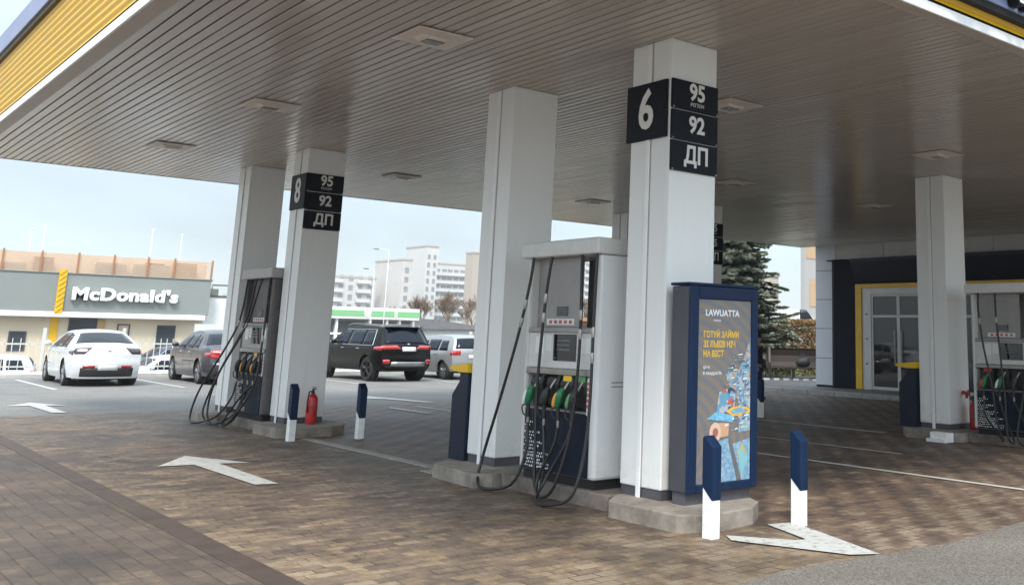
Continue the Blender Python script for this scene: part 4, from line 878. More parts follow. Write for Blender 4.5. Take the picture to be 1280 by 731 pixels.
car('parked_car', 'pale car nosed behind the white pickets between the saloons', 'car', (11.8, 43.2, -1.0), hatch, mat('paint_pale', (.62, .66, .72), .3, coat=.7), rz=R_(95))
car('parked_car', 'dark blue car standing behind the white pickets and the pale car', 'car', (12.9, 46.5, -1.0), suv, mat('paint_blue', (.02, .03, .075), .3, coat=.8), rz=R_(90))
car('delivery_van', 'white vehicle beyond the brown hedge, next to the store corner', 'van', (45.6, 40.0, 1.55), dict(mpv, H=1.95, W=1.9, top=[(y, z if z < .9 else .9+(z-.9)*1.45) for y, z in mpv['top']], side_glass=[(2.0, 2.85, 1.98, 2.38, 1.1, 1.7)], roofw=.86), paint_white, group='vehicles beyond the hedge', rz=R_(-132))

# ------------------------------------------------------------------ fence and restaurant
M['fence_white'] = mat('fence_white', (.52, .52, .50), .6, var=.08)
def fence(loc, length, label, step=.19, h=1.14, posts=2.4):
    t = thing('picket_fence', label, 'fence', loc, 0, 'white fences at the lot edge')
    b = MB(); x = 0
    while x < length: b.box(x, x+.022, -.012, .012, .06, h); x += step
    b.build('picket_panel', M['fence_white'], t)
    b = MB(); b.box(0, length, .014, .045, .2, .25); b.box(0, length, .014, .045, h-.2, h-.15); b.build('rail', M['fence_white'], t)
    x = 0
    while x <= length+.01:
        b = MB(); b.box(x-.045, x+.045, -.05, .07, 0, h+.32); b.build('post', M['fence_white'], t, bevel=.01); x += posts
    return t
fence((9.0, 37.6, .03), 10.2, 'white metal picket fence between the saloons and the restaurant', posts=1.15*2)
fence((-4.0, 37.6, .03), 10.8, 'white metal fence before the white hatchback, next to the white saloon', step=.22, h=1.1, posts=3.58)
fence((20.0, 38.2, .03), 14, 'pale fence behind the black off-road car', step=.16, h=1.25)
# restaurant
YB = 56.0
cream = mat('render_cream', (.62, .53, .40), .8, var=.06, vscale=.6); teal = mat('fascia_grey_green', (.228, .25, .24), .55, var=.06, vscale=.5)
rest = thing('restaurant', 'low cream restaurant with a grey green fascia and white letters', 'building', (0, YB, 0))
b = MB(); b.box(-8, 17.0, 0, 14, -1.0, 2.6); b.build('wall', cream, rest)
b = MB(); b.box(-8.1, 17.05, -.55, 14.1, 2.14, 3.90); b.build('fascia', teal, rest, bevel=.02)
b = MB(); b.box(-8.15, 17.1, -.58, 14.2, 3.902, 3.97); b.build('fascia_capping', mat('capping', (.14, .16, .15), .5), rest)
b = MB(); b.box(-8.1, 16.9, -.62, -.05, 1.88, 2.135); b.build('awning', M['white_paint'], rest, bevel=.03)
text('lettering', "McDonald's", .80, '-y', (13.10, -.70, 2.98), M['white_paint'], rest, depth=.09, bold=.034, sx=1.16, shear=.05, gap=1.07)
b = MB(); b.box(10.18, 10.50, -.64, -.56, 2.05, 4.12); yb = b.build('yellow_strip', M['yellow'], rest)
b = MB()
for k in range(8): b.tube([(10.2, -.66, 2.1+.25*k), (10.48, -.66, 2.35+.25*k)], .02, 5)
b.build('lattice', mat('lattice_yellow', (.55, .33, .01), .5), yb)
b = MB(); b.box(10.2, 10.52, -.05, -.003, .3, 1.88); b.build('yellow_post', M['yellow'], rest)
def window(x0, x1, z0, z1, m_=None, fr=.06, frm=None):
    b = MB()
    b.box(x0, x0+fr, -.04, -.003, z0, z1); b.box(x1-fr, x1, -.04, -.003, z0, z1); b.box(x0+fr, x1-fr, -.04, -.003, z1-fr, z1); b.box(x0+fr, x1-fr, -.04, -.003, z0, z0+fr)
    f = b.build('window', frm or M['plinth'], rest); b = MB(); b.box(x0+fr, x1-fr, -.02, -.004, z0+fr, z1-fr); b.build('pane', m_ or M['pane_far'], f)
window(10.95, 12.15, .2, 1.85); window(13.05, 13.62, .9, 1.62, mat('pane_cream', (.5, .42, .3), .3)); window(14.85, 15.72, .2, 1.6); window(8.6, 9.3, .3, 1.2); window(5.0, 6.4, .4, 1.5)
b = MB(); b.box(12.16, 12.5, -.06, -.003, 1.2, 1.8); b.build('menu_board', mat('menu_tan', (.45, .3, .14), .6), rest)
b = MB(); b.box(16.2, 17.3, -1.6, -1.4, .8, 1.7); b.build('ice_panel', mat('panel_pale', (.6, .68, .70), .5), rest)
annex = thing('annex_building', 'plain white annex wall beside the restaurant fascia', 'building', (17.1, YB+.4, 0))
b = MB(); b.box(0, 6, 0, 8, -1.0, 3.12); b.build('wall', mat('annex_white', (.74, .74, .72), .8, var=.04), annex)
b = MB(); b.box(-.02, 6.05, -.05, 8, 3.122, 3.2); b.build('capping', M['plinth'], annex)
b = MB(); b.box(.1, .7, .2, .8, 3.2, 3.55); b.tube([(.4, .3, 3.5), (.4, .3, 3.75), (1.6, .3, 3.78)], .05, 6); b.build('roof_unit', mat('unit_green_grey', (.16, .18, .15), .6), annex)
# roof screen on the restaurant: posts, mesh screen, plant behind it
scr = thing('roof_screen', 'peach coloured screen with posts around the plant on the restaurant roof', 'screen', (0, YB+1.2, 3.97))
peach = mat('screen_peach', (.58, .42, .31), .8, var=.12, vscale=.8); 
b = MB(); b.box(-8, 17.3, .1, .16, .05, .98); b.build('screen_panel', peach, scr)
b = MB()
for k in range(10): b.box(-8, 17.3, -.72, -.70, .05+.094*k, .102+.094*k)
b.build('screen_slats', mat('slat_peach', (.56, .43, .33), .8, var=.06), scr)
for i in range(11):
    b = MB(); x = 17.3-i*1.55-(.3 if i == 1 else 0); b.box(x-.04, x+.04, -.80, -.721, 0, 1.04); b.build('post', mat('post_rust', (.35, .17, .09), .7), scr)
for x0, x1, z0, z1, c in ((11.9, 13.3, 0, .62, (.62, .5, .4)), (13.6, 15.3, 0, .66, (.64, .53, .43)), (9.3, 10.1, 0, .75, (.5, .31, .18)), (15.5, 16.6, 0, .85, (.56, .30, .13)), (7.0, 9.0, .0, .42, (.64, .52, .42)), (14.2, 15.0, .67, .75, (.45, .2, .05))):
    b = MB(); b.box(x0, x1, -.6, -.05, z0, z1); b.build('plant_box', mat('plant_box', c, .7, var=.1), scr, bevel=.02)
def mast(x, y, h, label):
    t = thing('mast', label, 'mast', (x, y, 0), 0, 'thin white masts behind the restaurant')
    b = MB(); b.tube([(0, 0, 0), (0, 0, h*.6), (0, 0, h)], [.05, .045, .035], 8); b.build('pole', M['white_paint'], t)
    b = MB(); b.lathe([(.03, h-.02), (.08, h+.03), (.04, h+.1)], seg=10); b.build('finial', M['white_paint'], t)
for x, h, lab in ((11.15, 7.0, 'thin white mast, first of the close pair above the restaurant'), (11.8, 7.3, 'thin white mast, taller of the close pair above the restaurant'), (17.65, 7.5, 'thin white mast above the end of the restaurant letters'), (19.4, 7.3, 'faint white mast above the restaurant fascia corner')):
    mast(x, 70, h, lab)

# low shop with a green band
shop = thing('low_shop', 'low white shop with a green banded roof edge behind the black off-road car', 'building', (29.0, 70, 0))
b = MB(); b.box(0, 7.4, -.3, 8, 2.32, 3.14); b.build('roof_edge', M['white_paint'], shop, bevel=.02)
b = MB(); b.box(.0, 7.42, -.335, -.303, 2.52, 2.92); b.build('green_band', mat('band_green', (.20, .47, .22), .5), shop)
b = MB(); b.prism([(3.3+.26*cos(a*pi/8), 2.72+.26*sin(a*pi/8)) for a in range(16)], 1, -.36, -.337); b.box(5.4, 5.6, -.36, -.337, 2.5, 2.95); b.build('emblem', M['white_paint'], shop)
b = MB(); b.box(.1, 7.2, .2, 7.9, 0, 2.3); b.build('wall', mat('shop_wall', (.28, .28, .28), .6, var=.3, vscale=.6), shop)
for x in (.15, 1.1, 3.6, 4.9, 5.9, 7.0):
    b = MB(); b.box(x, x+.16, -.1, .19, 0, 2.3); b.build('post', M['white_paint'], shop)
for x0, x1 in ((.4, 1.05), (1.4, 3.4), (3.9, 4.8), (5.2, 5.8), (6.1, 6.9)):
    b = MB(); b.box(x0, x1, .14, .195, .7, 2.15); f = b.build('window', M['plinth'], shop); b = MB(); b.box(x0+.06, x1-.06, .11, .138, .76, 2.09); b.build('pane', M['pane_far'], f)
b = MB(); b.box(0, 7.2, .05, .19, 1.2, 1.34); b.build('rail', M['white_paint'], shop)
hall = thing('grey_hall', 'low grey pitched roof beside the green banded shop', 'building', (37.0, 72, 0))
b = MB(); b.box(0, 7, 0, 6, 0, 1.75); b.build('wall', mat('hall_wall', (.5, .5, .48), .8), hall)
b = MB(); b.prism([(-.3, 1.7), (7.3, 1.75), (7.3, 1.8), (2.2, 2.45), (-.3, 2.5)], 1, -.3, 6.2); b.build('roof', mat('roof_slate', (.16, .16, .17), .7, var=.15), hall)

# ------------------------------------------------------------------ apartment blocks far behind
def wmesh(w_, h):
    b = MB(); b.box(-w_/2, w_/2, -.15, .1, -h/2, h/2); return b
PROTO = {}
def apartment(loc, w_, d, h, label, m_, rows, cols_, ww=1.3, wh=1.5, z0=2.4, dz=2.9, balc=(), side_stripe=None, skip=.0, z_min=0):
    t = thing('apartment_block', label, 'apartment block', loc, 0, 'apartment blocks on the skyline')
    b = MB(); b.box(0, w_, 0, d, 0, h); b.build('wall', m_, t)
    b = MB(); b.box(-.2, w_+.2, -.2, d+.2, h+.002, h+.5); b.build('parapet', M['soffit_trim'], t)
    for r in range(rows):
        z = z0+dz*r
        if z < z_min: continue
        for x in cols_:
            if random.random() < skip: continue
            key = (ww, wh)
            if key not in PROTO: PROTO[key] = wmesh(ww, wh).build('window', M['pane_block'], t); o = PROTO[key]
            else: o = bpy.data.objects.new('window', PROTO[key].data); COL.objects.link(o); o.parent = t
            o.location = (x, 0, z)
        for x0, x1 in balc:
            b = MB(); b.box(x0, x1, -1.1, -.01, z-1.55, z-.45); b.build('balcony', BAL, t)
    if side_stripe: b = MB(); b.box(*side_stripe); b.build('stair_strip', M['white_paint'], t)
    return t
BAL = mat('balcony_white', (.54, .535, .52), .7)
blk_pale = mat('block_pale', (.50, .49, .475), .9, var=.05, vscale=.15); blk_rose = mat('block_rose', (.49, .465, .445), .9, var=.06, vscale=.2); blk_white = mat('block_white', (.52, .515, .50), .9, var=.04, vscale=.2)
apartment((104, 300, 0), 37, 4, 17.0, 'long low apartment block farthest towards the column signed eight', blk_pale, 6, [4+3.1*k for k in range(11)], z_min=7, balc=((20, 26), (30.5, 35)))
apartment((144.5, 290, 0), 3.4, 19, 22.8, 'rose grey apartment block with a blank end wall, beside the white tower', blk_rose, 7, [1.6], ww=1.2, z_min=6)
apartment((162.9, 310, 0), 4.4, 15, 29.4, 'tallest white apartment tower with paired dark windows', blk_white, 10, [1.0, 3.2], ww=.9, wh=1.4, z_min=6, dz=2.7, z0=1.7)
apartment((176.8, 330, 0), 14.6, 4, 25.2, 'white balcony banded apartment block beside the plain column', blk_pale, 8, [1.5, 4.2, 6.5, 9, 11.6, 13.6], ww=1.8, wh=1.5, z_min=4, balc=((.4, 14.4),))
apartment((163.4, 280, 0), 3.2, 4.6, 25.8, 'narrow block with a brown grey front beside the plain column', mat('block_brown', (.38, .33, .28), .9, var=.05), 8, [], z_min=6)
apartment((232, 330, 0), 32, 14, 29.5, 'pale apartment block seen through the open top of the near pump', blk_pale, 10, [2+2.9*k for k in range(10)], ww=1.6, z_min=4, balc=((1, 9), (12, 20), (23, 31)))
apartment((108.0, 103, 0), 4.6, 2, 10.6, 'pale cream block beyond the hedge beside the spruce', mat('block_cream', (.46, .42, .36), .9), 3, [1.2, 3.8], ww=1.1)
tan = apartment((112.3, 97.5, 0), 4.2, .8, 24, 'tan and grey panelled tower beyond the hedge, next to the store', mat('block_grey', (.36, .35, .34), .9), 7, [], z0=2)
for k, (z0, z1) in enumerate(((13.2, 15.5), (6.2, 10.2))):
    b = MB(); b.box(.3+.8*k, 2.9, -.08, -.005, z0, z1); b.build('tan_panel', mat('panel_tan', (.45, .30, .18), .85, var=.1), tan)
b = MB(); b.box(3.0, 4.6, -.06, -.004, 0, 24); b.build('white_panel', M['white_paint'], tan)

# street lamps
def lamp(x, y, h, arm, label):
    t = thing('street_lamp', label, 'street lamp', (x, y, 0), 0, 'street lamps behind the lot')
    b = MB(); b.tube(curve_pts([(0, 0, 0), (0, 0, h*.6), (0, 0, h-.25), (arm*.25, 0, h-.02), (arm, 0, h)], 6), .02, 8); b.build('pole', M['white_paint'], t, smooth=True)
    b = MB(); b.ellipsoid((arm*1.15, 0, h), .22, .08, .05, seg=10); b.build('lamp_head', M['pump_grey'], t, smooth=True, angle=80)
lamp(28.9, 60, 6.6, -.75, 'tall thin street lamp in front of the rose grey block'); lamp(28.5, 61, 5.4, -.5, 'shorter street lamp with a dark head beside the rose grey block')
rs = thing('road_sign', 'blue square road sign seen through the open top of the near pump', 'road sign', (34.0, 45, 0))
b = MB(); b.tube([(0, 0, 0), (0, 0, 3.75)], .04, 8); b.build('pole', M['steel'], rs)
b = MB(); b.box(-.34, .34, -.06, -.042, 2.95, 3.72); b.build('sign_panel', M['blue_paint'], rs, bevel=.01)
kiosk = thing('kiosk', 'small brick red kiosk seen through the open top of the near pump', 'kiosk', (43.2, 60, 0))
b = MB(); b.box(0, 3.2, 0, 3, 0, 2.5); b.build('wall', mat('kiosk_brick', (.36, .16, .09), .8, var=.3, vscale=1.5), kiosk)
b = MB(); b.box(-.2, 3.4, -.3, 3.2, 2.502, 2.75); b.build('roof', mat('kiosk_roof', (.40, .22, .12), .7), kiosk)
for x in (.4, 1.3, 2.2): b = MB(); b.box(x, x+.5, -.05, -.004, .8, 2.2); b.build('window', M['pane_far'], kiosk)

# ------------------------------------------------------------------ trees, shrubs
bark = mat('bark', (.13, .095, .07), .9, var=.3, vscale=6)
def bare_tree(loc, h, label, seed, spread=.9):
    rnd = random.Random(seed)
    t = thing('bare_tree', label, 'tree', loc, 0, 'leafless trees behind the lot')
    tr = MB(); cr = MB()
    def grow(p, d, ln, r, lv, mb):
        q = p+d*ln; mid = p+d*ln*.5+Vector((rnd.uniform(-1, 1), rnd.uniform(-1, 1), 0))*ln*.06
        mb.tube([p, mid, q], [r, r*.8, r*.6], 5 if lv < 2 else 3, caps=False)
        if lv >= 5: return
        for k in range(4 if lv < 3 else 5):
            ax = Vector((rnd.uniform(-1, 1), rnd.uniform(-1, 1), rnd.uniform(-.3, .5)))
            nd = (d+ax*spread*rnd.uniform(.5, .95)); nd.z += .12; nd.normalize()
            grow(p+d*ln*rnd.uniform(.55, 1), nd, ln*rnd.uniform(.55, .8), max(.009, r*.5), lv+1, cr)
    grow(Vector((0, 0, 0)), Vector((0, 0, 1)), h*.42, h*.022, 0, tr)
    tr.build('trunk', bark, t); cr.build('crown', TWIG, t)
TWIG = mat('twig', (.17, .12, .085), .9, var=.3, vscale=2)
for i, (x, y, h, lab) in enumerate([(42.3, 80, 4.6, 'brown leafless tree at the foot of the white tower'), (44.2, 79, 4.9, 'brown leafless tree before the balcony banded block'), (45.9, 78, 4.4, 'brown leafless tree touching the plain column'),
        (40.8, 82, 3.6, 'small leafless tree beside the green banded shop'), (30.6, 92, 4.4, 'leafless tree above the roof of the green banded shop'), (34.6, 95, 4.2, 'leafless tree behind the green banded shop'), (49.5, 66, 4.2, 'reddish leafless tree seen through the near pump')]):
    bare_tree((x, y, 0), h, lab, 30+i)

def leaf_cloud(mb, c, rx, ry, rz, n, size, rnd, shell=.35):
    for _ in range(n):
        v = Vector((rnd.gauss(0, 1), rnd.gauss(0, 1), rnd.gauss(0, 1))); v.normalize(); v *= (shell+(1-shell)*rnd.random())
        p = Vector((c[0]+v.x*rx, c[1]+v.y*ry, c[2]+v.z*rz)); a = Vector((rnd.uniform(-1, 1), rnd.uniform(-1, 1), rnd.uniform(-1, 1))).normalized()*size*rnd.uniform(.6, 1.4); e = a.orthogonal().normalized()*size*.5
        mb.face([p-a, p+e, p+a, p-e])
def foliage_mat(name, c1, c2):
    m, t, b = nodes(name); n = t.nodes.new; l = t.links.new
    g = n('ShaderNodeNewGeometry'); oi = n('ShaderNodeTexNoise'); oi.inputs['Scale'].default_value = 3.; oi.inputs['Detail'].default_value = 3; l(g.outputs['Position'], oi.inputs['Vector'])
    ad_ = n('ShaderNodeMath'); ad_.operation = 'MULTIPLY_ADD'; ad_.inputs[1].default_value = .5; l(g.outputs['Random Per Island'], ad_.inputs[0]); l(oi.outputs[0], ad_.inputs[2])
    r = n('ShaderNodeValToRGB'); r.color_ramp.elements[0].position = .4; r.color_ramp.elements[1].position = 1.0; r.color_ramp.elements[0].color = (*c1, 1); r.color_ramp.elements[1].color = (*c2, 1)
    l(ad_.outputs[0], r.inputs[0]); l(r.outputs[0], b.inputs['Base Color']); b.inputs['Roughness'].default_value = .7
    return m
def spruce(loc, h, rb, label):
    rnd = random.Random(3); t = thing('spruce_tree', label, 'tree', loc)
    b = MB(); b.tube([(0, 0, 0), (0, 0, h*.5), (0, 0, h)], [.2, .12, .015], 8); b.build('trunk', bark, t)
    lb = MB(); b = MB(); z = .7
    while z < h-.2:
        f = 1-(z/h); L0 = rb*(f**.9)*rnd.uniform(.85, 1.1)+.12; nb = int(11+12*f)
        for k in range(nb):
            a = 2*pi*(k+rnd.random()*.8)/nb; ln = L0*rnd.uniform(.62, 1.12); dr = rnd.uniform(-.02, .26)*ln
            P_ = [Vector((cos(a)*ln*s, sin(a)*ln*s, z-dr*s*s*1.2+.10*ln*s**3)) for s in (0, .35, .7, 1)]
            lb.tube(P_, [.03, .022, .014, .006], 4, caps=False)
            side = Vector((-sin(a), cos(a), 0))
            m_ = int(34+56*ln)
            for q in range(m_):
                s = .12+.88*(q+rnd.random())/m_; i = min(2, int(s*3)); base = P_[i].lerp(P_[i+1], s*3-i)
                for sg in (-1, 1):
                    tw = (side*sg*rnd.uniform(.5, 1)+Vector((cos(a), sin(a), 0))*rnd.uniform(.3, .9)+Vector((0, 0, rnd.uniform(-.45, .30)))).normalized()
                    l_ = rnd.uniform(.14, .34)*(1.15-s*.4); e = tw.orthogonal().normalized()*.030+Vector((0, 0, .018)); m2 = base+tw*l_*.5
                    b.face([base, m2+e, base+tw*l_, m2-e])
                    e2 = tw.cross(e).normalized()*.03; b.face([base, m2+e2, base+tw*l_*1.05, m2-e2])
        z += rnd.uniform(.16, .26)
    lb.build('branch', bark, t); b.build('crown', foliage_mat('needles', (.065, .08, .055), (.25, .275, .205)), t)
spruce((29.7, 29.9, 0), 10.8, 3.0, 'blue green spruce tree at the end of the store pavement')
def hedge(loc, length, ang, h, d, label, c1, c2, n, name='hedge'):
    rnd = random.Random(11); t = thing(name, label, 'hedge', loc, ang)
    b = MB()
    for i in range(int(length*9)):
        p = Vector((rnd.uniform(0, length), rnd.uniform(-d/2, d/2), 0)); b.tube([p, p+Vector((rnd.uniform(-.1, .1), rnd.uniform(-.1, .1), h*.5)), p+Vector((rnd.uniform(-.25, .25), rnd.uniform(-.15, .15), h*rnd.uniform(.8, 1)))], [.018, .014, .006], 4, caps=False)
    b.build('stems', bark, t)
    b = MB()
    for i in range(n):
        p = Vector((rnd.uniform(0, length), rnd.uniform(-d/2, d/2), h*(1-rnd.random()**1.8*.75)+.08*sin(i))); a = Vector((rnd.uniform(-1, 1), rnd.uniform(-1, 1), rnd.uniform(-1, 1))).normalized()*.06; e = a.orthogonal().normalized()*.03
        b.face([p-a, p+e, p+a, p-e])
    b.build('foliage', foliage_mat(name+'_leaf', c1, c2), t)
hedge((30.5, 32.6, 0), 7.5, R_(-48), 2.35, .9, 'tall brown winter hedge behind the bench', (.13, .075, .028), (.27, .165, .065), 26000)
hedge((29.6, 29.0, 0), 5.5, R_(-48), .95, .8, 'low yellow green shrubs right behind the bench', (.05, .06, .012), (.24, .24, .05), 9000, 'low_shrubs')

# ------------------------------------------------------------------ store
SX = 25.2
tile_m = mat('store_tile', (.60, .62, .66), .4, var=.04, vscale=1.2)
store = thing('station_store', 'filling station store with grey tile wall, navy portal and yellow framed door', 'building', (SX, 0, 0))
b = MB(); b.box(.02, .06, 20.62, 21.40, .13, 4.9); b.build('wall', M['plinth'], store)
b = MB()
for k in range(6):
    z0 = .19 if k == 0 else .155+.922*k+.012-.06; z1 = .095+.922*(k+1)-.006
    b.box(-.012, .018, 20.575, 21.395, z0, z1); b.box(.021, 6, 21.40, 21.43, z0, z1)
b.build('wall_tile', tile_m, store, bevel=.004)
b = MB(); b.box(.05, .3, 21.0, 21.2, 0, .2); b.box(.0, .5, 20.6, 21.38, .126, .186); b.build('skirting', M['dark'], store)
b = MB()
for k in range(14):
    y1 = 20.57-1.9*k; b.box(-.005, .03, y1-1.885, y1, 4.12, 5.2)
b.build('upper_panel', mat('upper_grey', (.52, .50, .48), .45, var=.05), store, bevel=.004)
nav = mat('portal_navy', (.006, .009, .022), .4, spec=.3, var=.15, vscale=.8, rvar=.08)
b = MB()
b.prism([(-.22, 20.55), (-.22, 20.47), (.10, 19.82), (.10, 20.55)], 2, .13, 4.11)                # jamb, splayed inwards
b.prism([(-.22, 4.109), (-.22, 4.0), (.10, 3.33), (.10, 4.109)], 1, -4.0, 19.818)
b.build('portal', nav, store, bevel=.004)
b = MB(); b.box(-.28, .0, 20.2, 20.72, 4.06, 4.095); b.build('portal_flashing', M['dark'], store)
b = MB(); b.box(.02, .12, 19.58, 19.815, .13, 3.327); b.box(.02, .121, -4, 19.579, 3.20, 3.327); b.build('yellow_frame', M['yellow'], store, bevel=.004)
al = mat('door_alu', (.56, .55, .54), .4, metal=.1, var=.05)
b = MB(); b.box(.06, .14, 19.24, 19.575, .13, 3.198); b.box(.06, .141, -4, 19.238, 3.0, 3.198); b.build('door_surround', al, store, bevel=.004)
b = MB()
for k in range(3): b.lathe([(.025, 0), (.025, -.03)], (.058, 19.40, .9+.75*k), 0, 10)
b.build('frame_bolt', M['plinth'], store)
y = 19.23; kk = 0
for wd in (1.0, 1.0, 1.0, 1.0, 1.6, 1.6, 1.6, 1.6, 1.6, 1.6, 1.6, 1.6):
    y0, y1 = y-wd, y; b = MB(); fr = .055
    b.box(.08, .135, y0+.002, y0+fr, .14, 2.995); b.box(.08, .135, y1-fr, y1-.002, .14, 2.995); b.box(.08, .135, y0+fr, y1-fr, 2.94, 2.995); b.box(.08, .135, y0+fr, y1-fr, .14, .23); b.box(.08, .135, y0+fr, y1-fr, 2.30, 2.37)
    d = b.build('glass_door', al, store); b = MB(); b.box(.10, .108, y0+fr, y1-fr, .23, 2.30); b.box(.10, .108, y0+fr, y1-fr, 2.37, 2.94); b.build('pane', M['shop_glass'], d)
    b = MB(); b.box(.112, .116, y0+fr, y1-fr, .23, 1.35); b.build('frosted_film', M['frosted'], d)
    if kk in (0, 1): b = MB(); yh = y0+.12 if kk == 0 else y1-.12; b.tube([(.04, yh, .9), (.04, yh, 1.9)], .018, 8); b.build('door_handle', M['steel'], d)
    y = y0; kk += 1
# inside the store
b = MB(); b.box(4.2, 4.3, -4, 20.3, .1, 3.4); b.box(.2, 4.2, 20.31, 20.4, .1, 3.4); b.box(.15, 4.3, -4, 20.3, 3.2, 3.3); b.build('inner_wall', mat('inside_wall', (.62, .59, .55), .8, var=.1), store)
b = MB(); b.box(.15, 4.3, -4, 20.3, .11, .13); b.build('inner_floor', mat('inside_floor', (.22, .20, .18), .4, var=.1), store)
goods = busy_mat('goods', [(.5, .3, .05), (.08, .12, .3), (.4, .4, .38), (.35, .05, .04), (.1, .2, .08), (.03, .03, .03)], 5)
for k in range(9):
    t = thing('goods_shelf', ['shelf of bright goods behind the first glass door', 'shelf of goods behind the door, second from the grey tile wall', 'shelf of goods behind the column before the store', 'shelf of goods behind the pump before the store'][min(k, 3)], 'shelf', (SX+2.2, 18.2-2.3*k, .13), 0, 'goods shelves inside the store')
    b = MB(); b.box(0, .5, -.8, .8, 0, .1); b.box(.24, .26, -.8, .8, .1, 1.9)
    for z in (.55, 1.0, 1.45): b.box(0, .5, -.8, .8, z, z+.03)
    b.build('rack', al, t)
    b = MB(); rnd = random.Random(k)
    for z in (.1, .58, 1.03, 1.48):
        yy = -.78
        while yy < .7: ww = rnd.uniform(.1, .25); b.box(.03, .22, yy, yy+ww-.015, z, z+rnd.uniform(.2, .38)); yy += ww
    b.build('goods', goods, t)
b = MB(); b.box(.3, 12, 20.7, 21.39, 0.13, 5.2); b.box(6.0, 12.0, -4, 20.6, .1, 5.2); b.build('rear_wall', M['plinth'], store)
b = MB(); b.box(.32, 12, -4, 20.6, 4.0, 5.2); b.build('store_roof', M['soffit_trim'], store)
# the low rail with pale tops along the planting
rl = thing('low_rail', 'low dark rail with pale blocks at the foot of the bench', 'rail', (25.4, 26.9, .125), math.atan2(-2.6, 2.6))
b = MB(); b.tube([(0, 0, .10), (4.6, 0, .10)], .02, 6); b.build('bar', M['dark'], rl)
for k in range(13): b = MB(); b.box(.1+.35*k, .30+.35*k, -.04, .04, 0, .07); b.build('block', M['paper'], rl)

# bench with a bag, person
bn = thing('bench', 'dark brown curved back bench in front of the shrubs', 'bench', (28.55, 25.35, .125), R_(-43))
b = MB(); b.box(-1.0, .95, -.30, .22, .38, .44); b.build('seat', M['wood_bench'], bn, bevel=.01)
b = MB()
prof = [(.20, .45), (.26, .62), (.30, .85), (.26, 1.05), (.18, 1.12), (.22, 1.06), (.25, .85), (.21, .62), (.16, .45)]
b.prism(prof, 0, -1.0, .95); b.build('backrest', M['wood_bench'], bn, bevel=.006)
for x in (-.95, .90):
    b = MB(); b.prism([(-.30, 0), (-.24, 0), (-.22, .36), (.14, .36), (.18, 0), (.25, 0), (.34, .85), (.24, 1.12), (.05, 1.16), (-.16, 1.0), (-.30, .6)], 0, x, x+.09); b.build('arm_panel', mat('bench_iron', (.03, .022, .02), .5), bn, bevel=.01)
b = MB(); b.box(-.03, .03, -.28, .2, 0, .375); b.build('leg', M['wood_bench'], bn)
bag = MB(); bag.ellipsoid((0, 0, .17), .28, .15, .18, seg=14); bag.ellipsoid((.12, .0, .27), .12, .1, .1, seg=10); bag.tube(curve_pts([(-.15, 0, .3), (-.05, 0, .46), (.08, 0, .45), (.15, 0, .3)], 5), .015, 6)
bag = tag(bag.build('bag', mat('bag_black', (.015, .015, .018), .6, var=.3, vscale=12), None, (28.75, 25.05, .566), smooth=True, angle=70), 'black soft bag lying on the brown bench', 'bag')
bag.rotation_euler = (0, 0, R_(-43))

def skin(name, verts, edges, radii, m_, parent, root=0, lv=2):
    me = bpy.data.meshes.new(name); me.from_pydata(verts, edges, []); o = bpy.data.objects.new(name, me); COL.objects.link(o); o.parent = parent
    s = o.modifiers.new('skin', 'SKIN'); s.use_smooth_shade = True
    for i, r in enumerate(radii): v = me.skin_vertices[0].data[i]; v.radius = r if isinstance(r, tuple) else (r, r); v.use_root = (i == root)
    sb = o.modifiers.new('sub', 'SUBSURF'); sb.levels = lv; sb.render_levels = lv
    dg = bpy.context.evaluated_depsgraph_get(); dg.update(); m2 = bpy.data.meshes.new_from_object(o.evaluated_get(dg))
    o.modifiers.clear(); o.data = m2; m2.materials.clear(); m2.materials.append(m_)
    for p_ in m2.polygons: p_.use_smooth = True
    return o
pz = .004
per = thing('person', 'person in dark jacket and blue jeans standing beside the advert stand edge', 'person', (19.80, 18.85, pz), R_(20))
skin_m = mat('skin', (.45, .27, .2), .5); jack = mat('jacket', (.012, .012, .016), .7, var=.3, vscale=10); jean = mat('jeans', (.022, .055, .14), .8, var=.3, vscale=12); hair_m = mat('hair', (.03, .02, .015), .6, var=.3, vscale=30)
V = [(0, 0, .92), (0, .01, 1.12), (0, .02, 1.34), (0, 0, 1.45), (0, -.015, 1.52), (0, -.025, 1.60), (0, -.015, 1.68)]; E = [(i, i+1) for i in range(6)]
Rr = [(.14, .10), (.13, .095), (.15, .10), (.06, .055), (.05, .05), (.072, .085), (.06, .075)]
def add(v, r, par): V.append(v); Rr.append(r); E.append((par, len(V)-1)); return len(V)-1
for sg in (-1, 1):
    a = add((sg*.19, .01, 1.38), .052, 2); a = add((sg*.235, .03, 1.12), .043, a); a = add((sg*.22, -.06, .90), .036, a); hnd = add((sg*.215, -.085, .83), .030, a)
    for f in range(4): q = add((sg*(.215+.003*f), -.12+.022*f, .775-.004*abs(f-1)), .010, hnd); add((sg*(.205+.003*f), -.125+.022*f, .74), .0085, q)
    q = add((sg*.195, -.115, .81), .011, hnd); add((sg*.185, -.125, .775), .009, q)
    a = add((sg*.09, 0, .84), .088, 0); a = add((sg*.10, -.015, .48), .062, a); a = add((sg*.105, .02, .10), .042, a); a = add((sg*.115, -.06, .045), .042, a); add((sg*.12, -.15, .04), .034, a)
skin('body', V, E, Rr, skin_m, per)
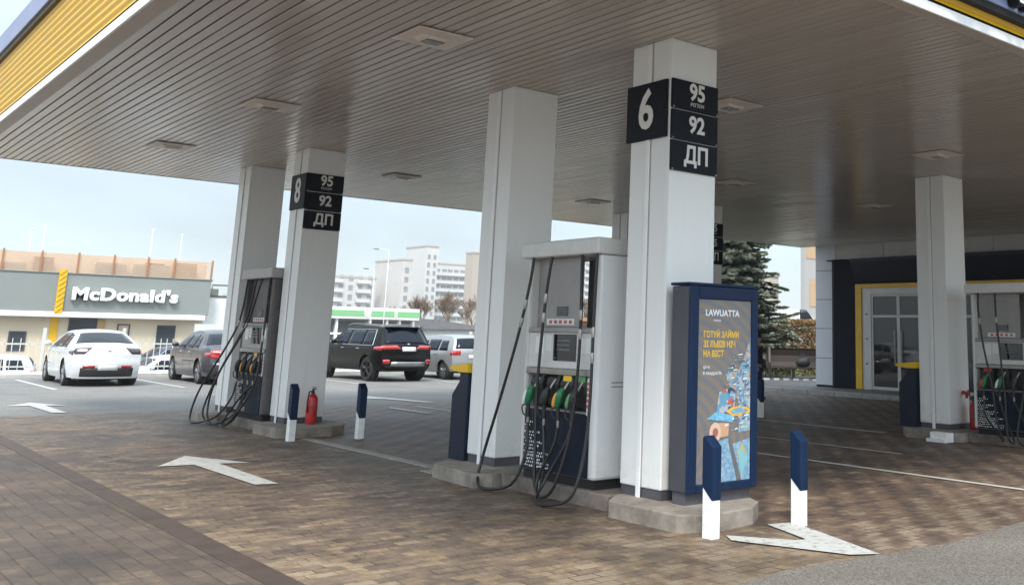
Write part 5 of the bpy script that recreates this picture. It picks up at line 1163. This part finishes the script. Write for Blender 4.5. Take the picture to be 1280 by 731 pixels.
JV = [(0, 0, .86), (0, .01, 1.12), (0, .02, 1.34), (0, .005, 1.455)]; JE = [(0, 1), (1, 2), (2, 3)]; JR = [(.185, .135), (.165, .125), (.18, .13), (.085, .08)]
for sg in (-1, 1):
    n0 = len(JV); JV += [(sg*.195, .01, 1.38), (sg*.24, .03, 1.12), (sg*.225, -.055, .89)]; JE += [(2, n0), (n0, n0+1), (n0+1, n0+2)]; JR += [.075, .064, .052]
skin('jacket', JV, JE, JR, jack, per)
TV = [(0, 0, .93)]; TE = []; TR = [(.155, .12)]
for sg in (-1, 1):
    n0 = len(TV); TV += [(sg*.09, 0, .83), (sg*.10, -.015, .48), (sg*.105, .02, .10)]; TE += [(0, n0), (n0, n0+1), (n0+1, n0+2)]; TR += [.105, .078, .062]
skin('jeans', TV, TE, TR, jean, per)
for sg in (-1, 1): b = MB(); b.ellipsoid((sg*.115, -.06, .045), .05, .14, .05, seg=12); b.build('shoe', M['black_plastic'], per, smooth=True, angle=80)
b = MB(); b.ellipsoid((0, .0, 1.655), .090, .105, .085, seg=14); b.build('hair', hair_m, per, smooth=True, angle=80)
b = MB(); b.ellipsoid((0, -.118, 1.585), .012, .018, .02, seg=8); b.build('nose', skin_m, per, smooth=True, angle=80)
for sg in (-1, 1): b = MB(); b.ellipsoid((sg*.03, -.108, 1.612), .011, .008, .007, seg=8); b.build('eye', M['dark'], per)
b = MB(); b.ellipsoid((0, -.105, 1.548), .024, .008, .006, seg=8); b.build('mouth', mat('lip', (.3, .12, .1), .5), per)

# ------------------------------------------------------------------ light haze over the town
hz = MB(); hz.box(-310, 610, -160, 660, -1.7, 32); hz = hz.build('haze', bpy.data.materials.new('haze_air')); hz['kind'] = 'stuff'
hm = hz.data.materials[0]; hm.use_nodes = True; hm.node_tree.nodes.clear()
ho = hm.node_tree.nodes.new('ShaderNodeOutputMaterial'); hv = hm.node_tree.nodes.new('ShaderNodeVolumePrincipled')
hv.inputs['Color'].default_value = (.93, .95, .97, 1); hv.inputs['Density'].default_value = .00038; hv.inputs['Anisotropy'].default_value = .2
hm.node_tree.links.new(hv.outputs[0], ho.inputs['Volume'])
SC.cycles.volume_bounces = 1
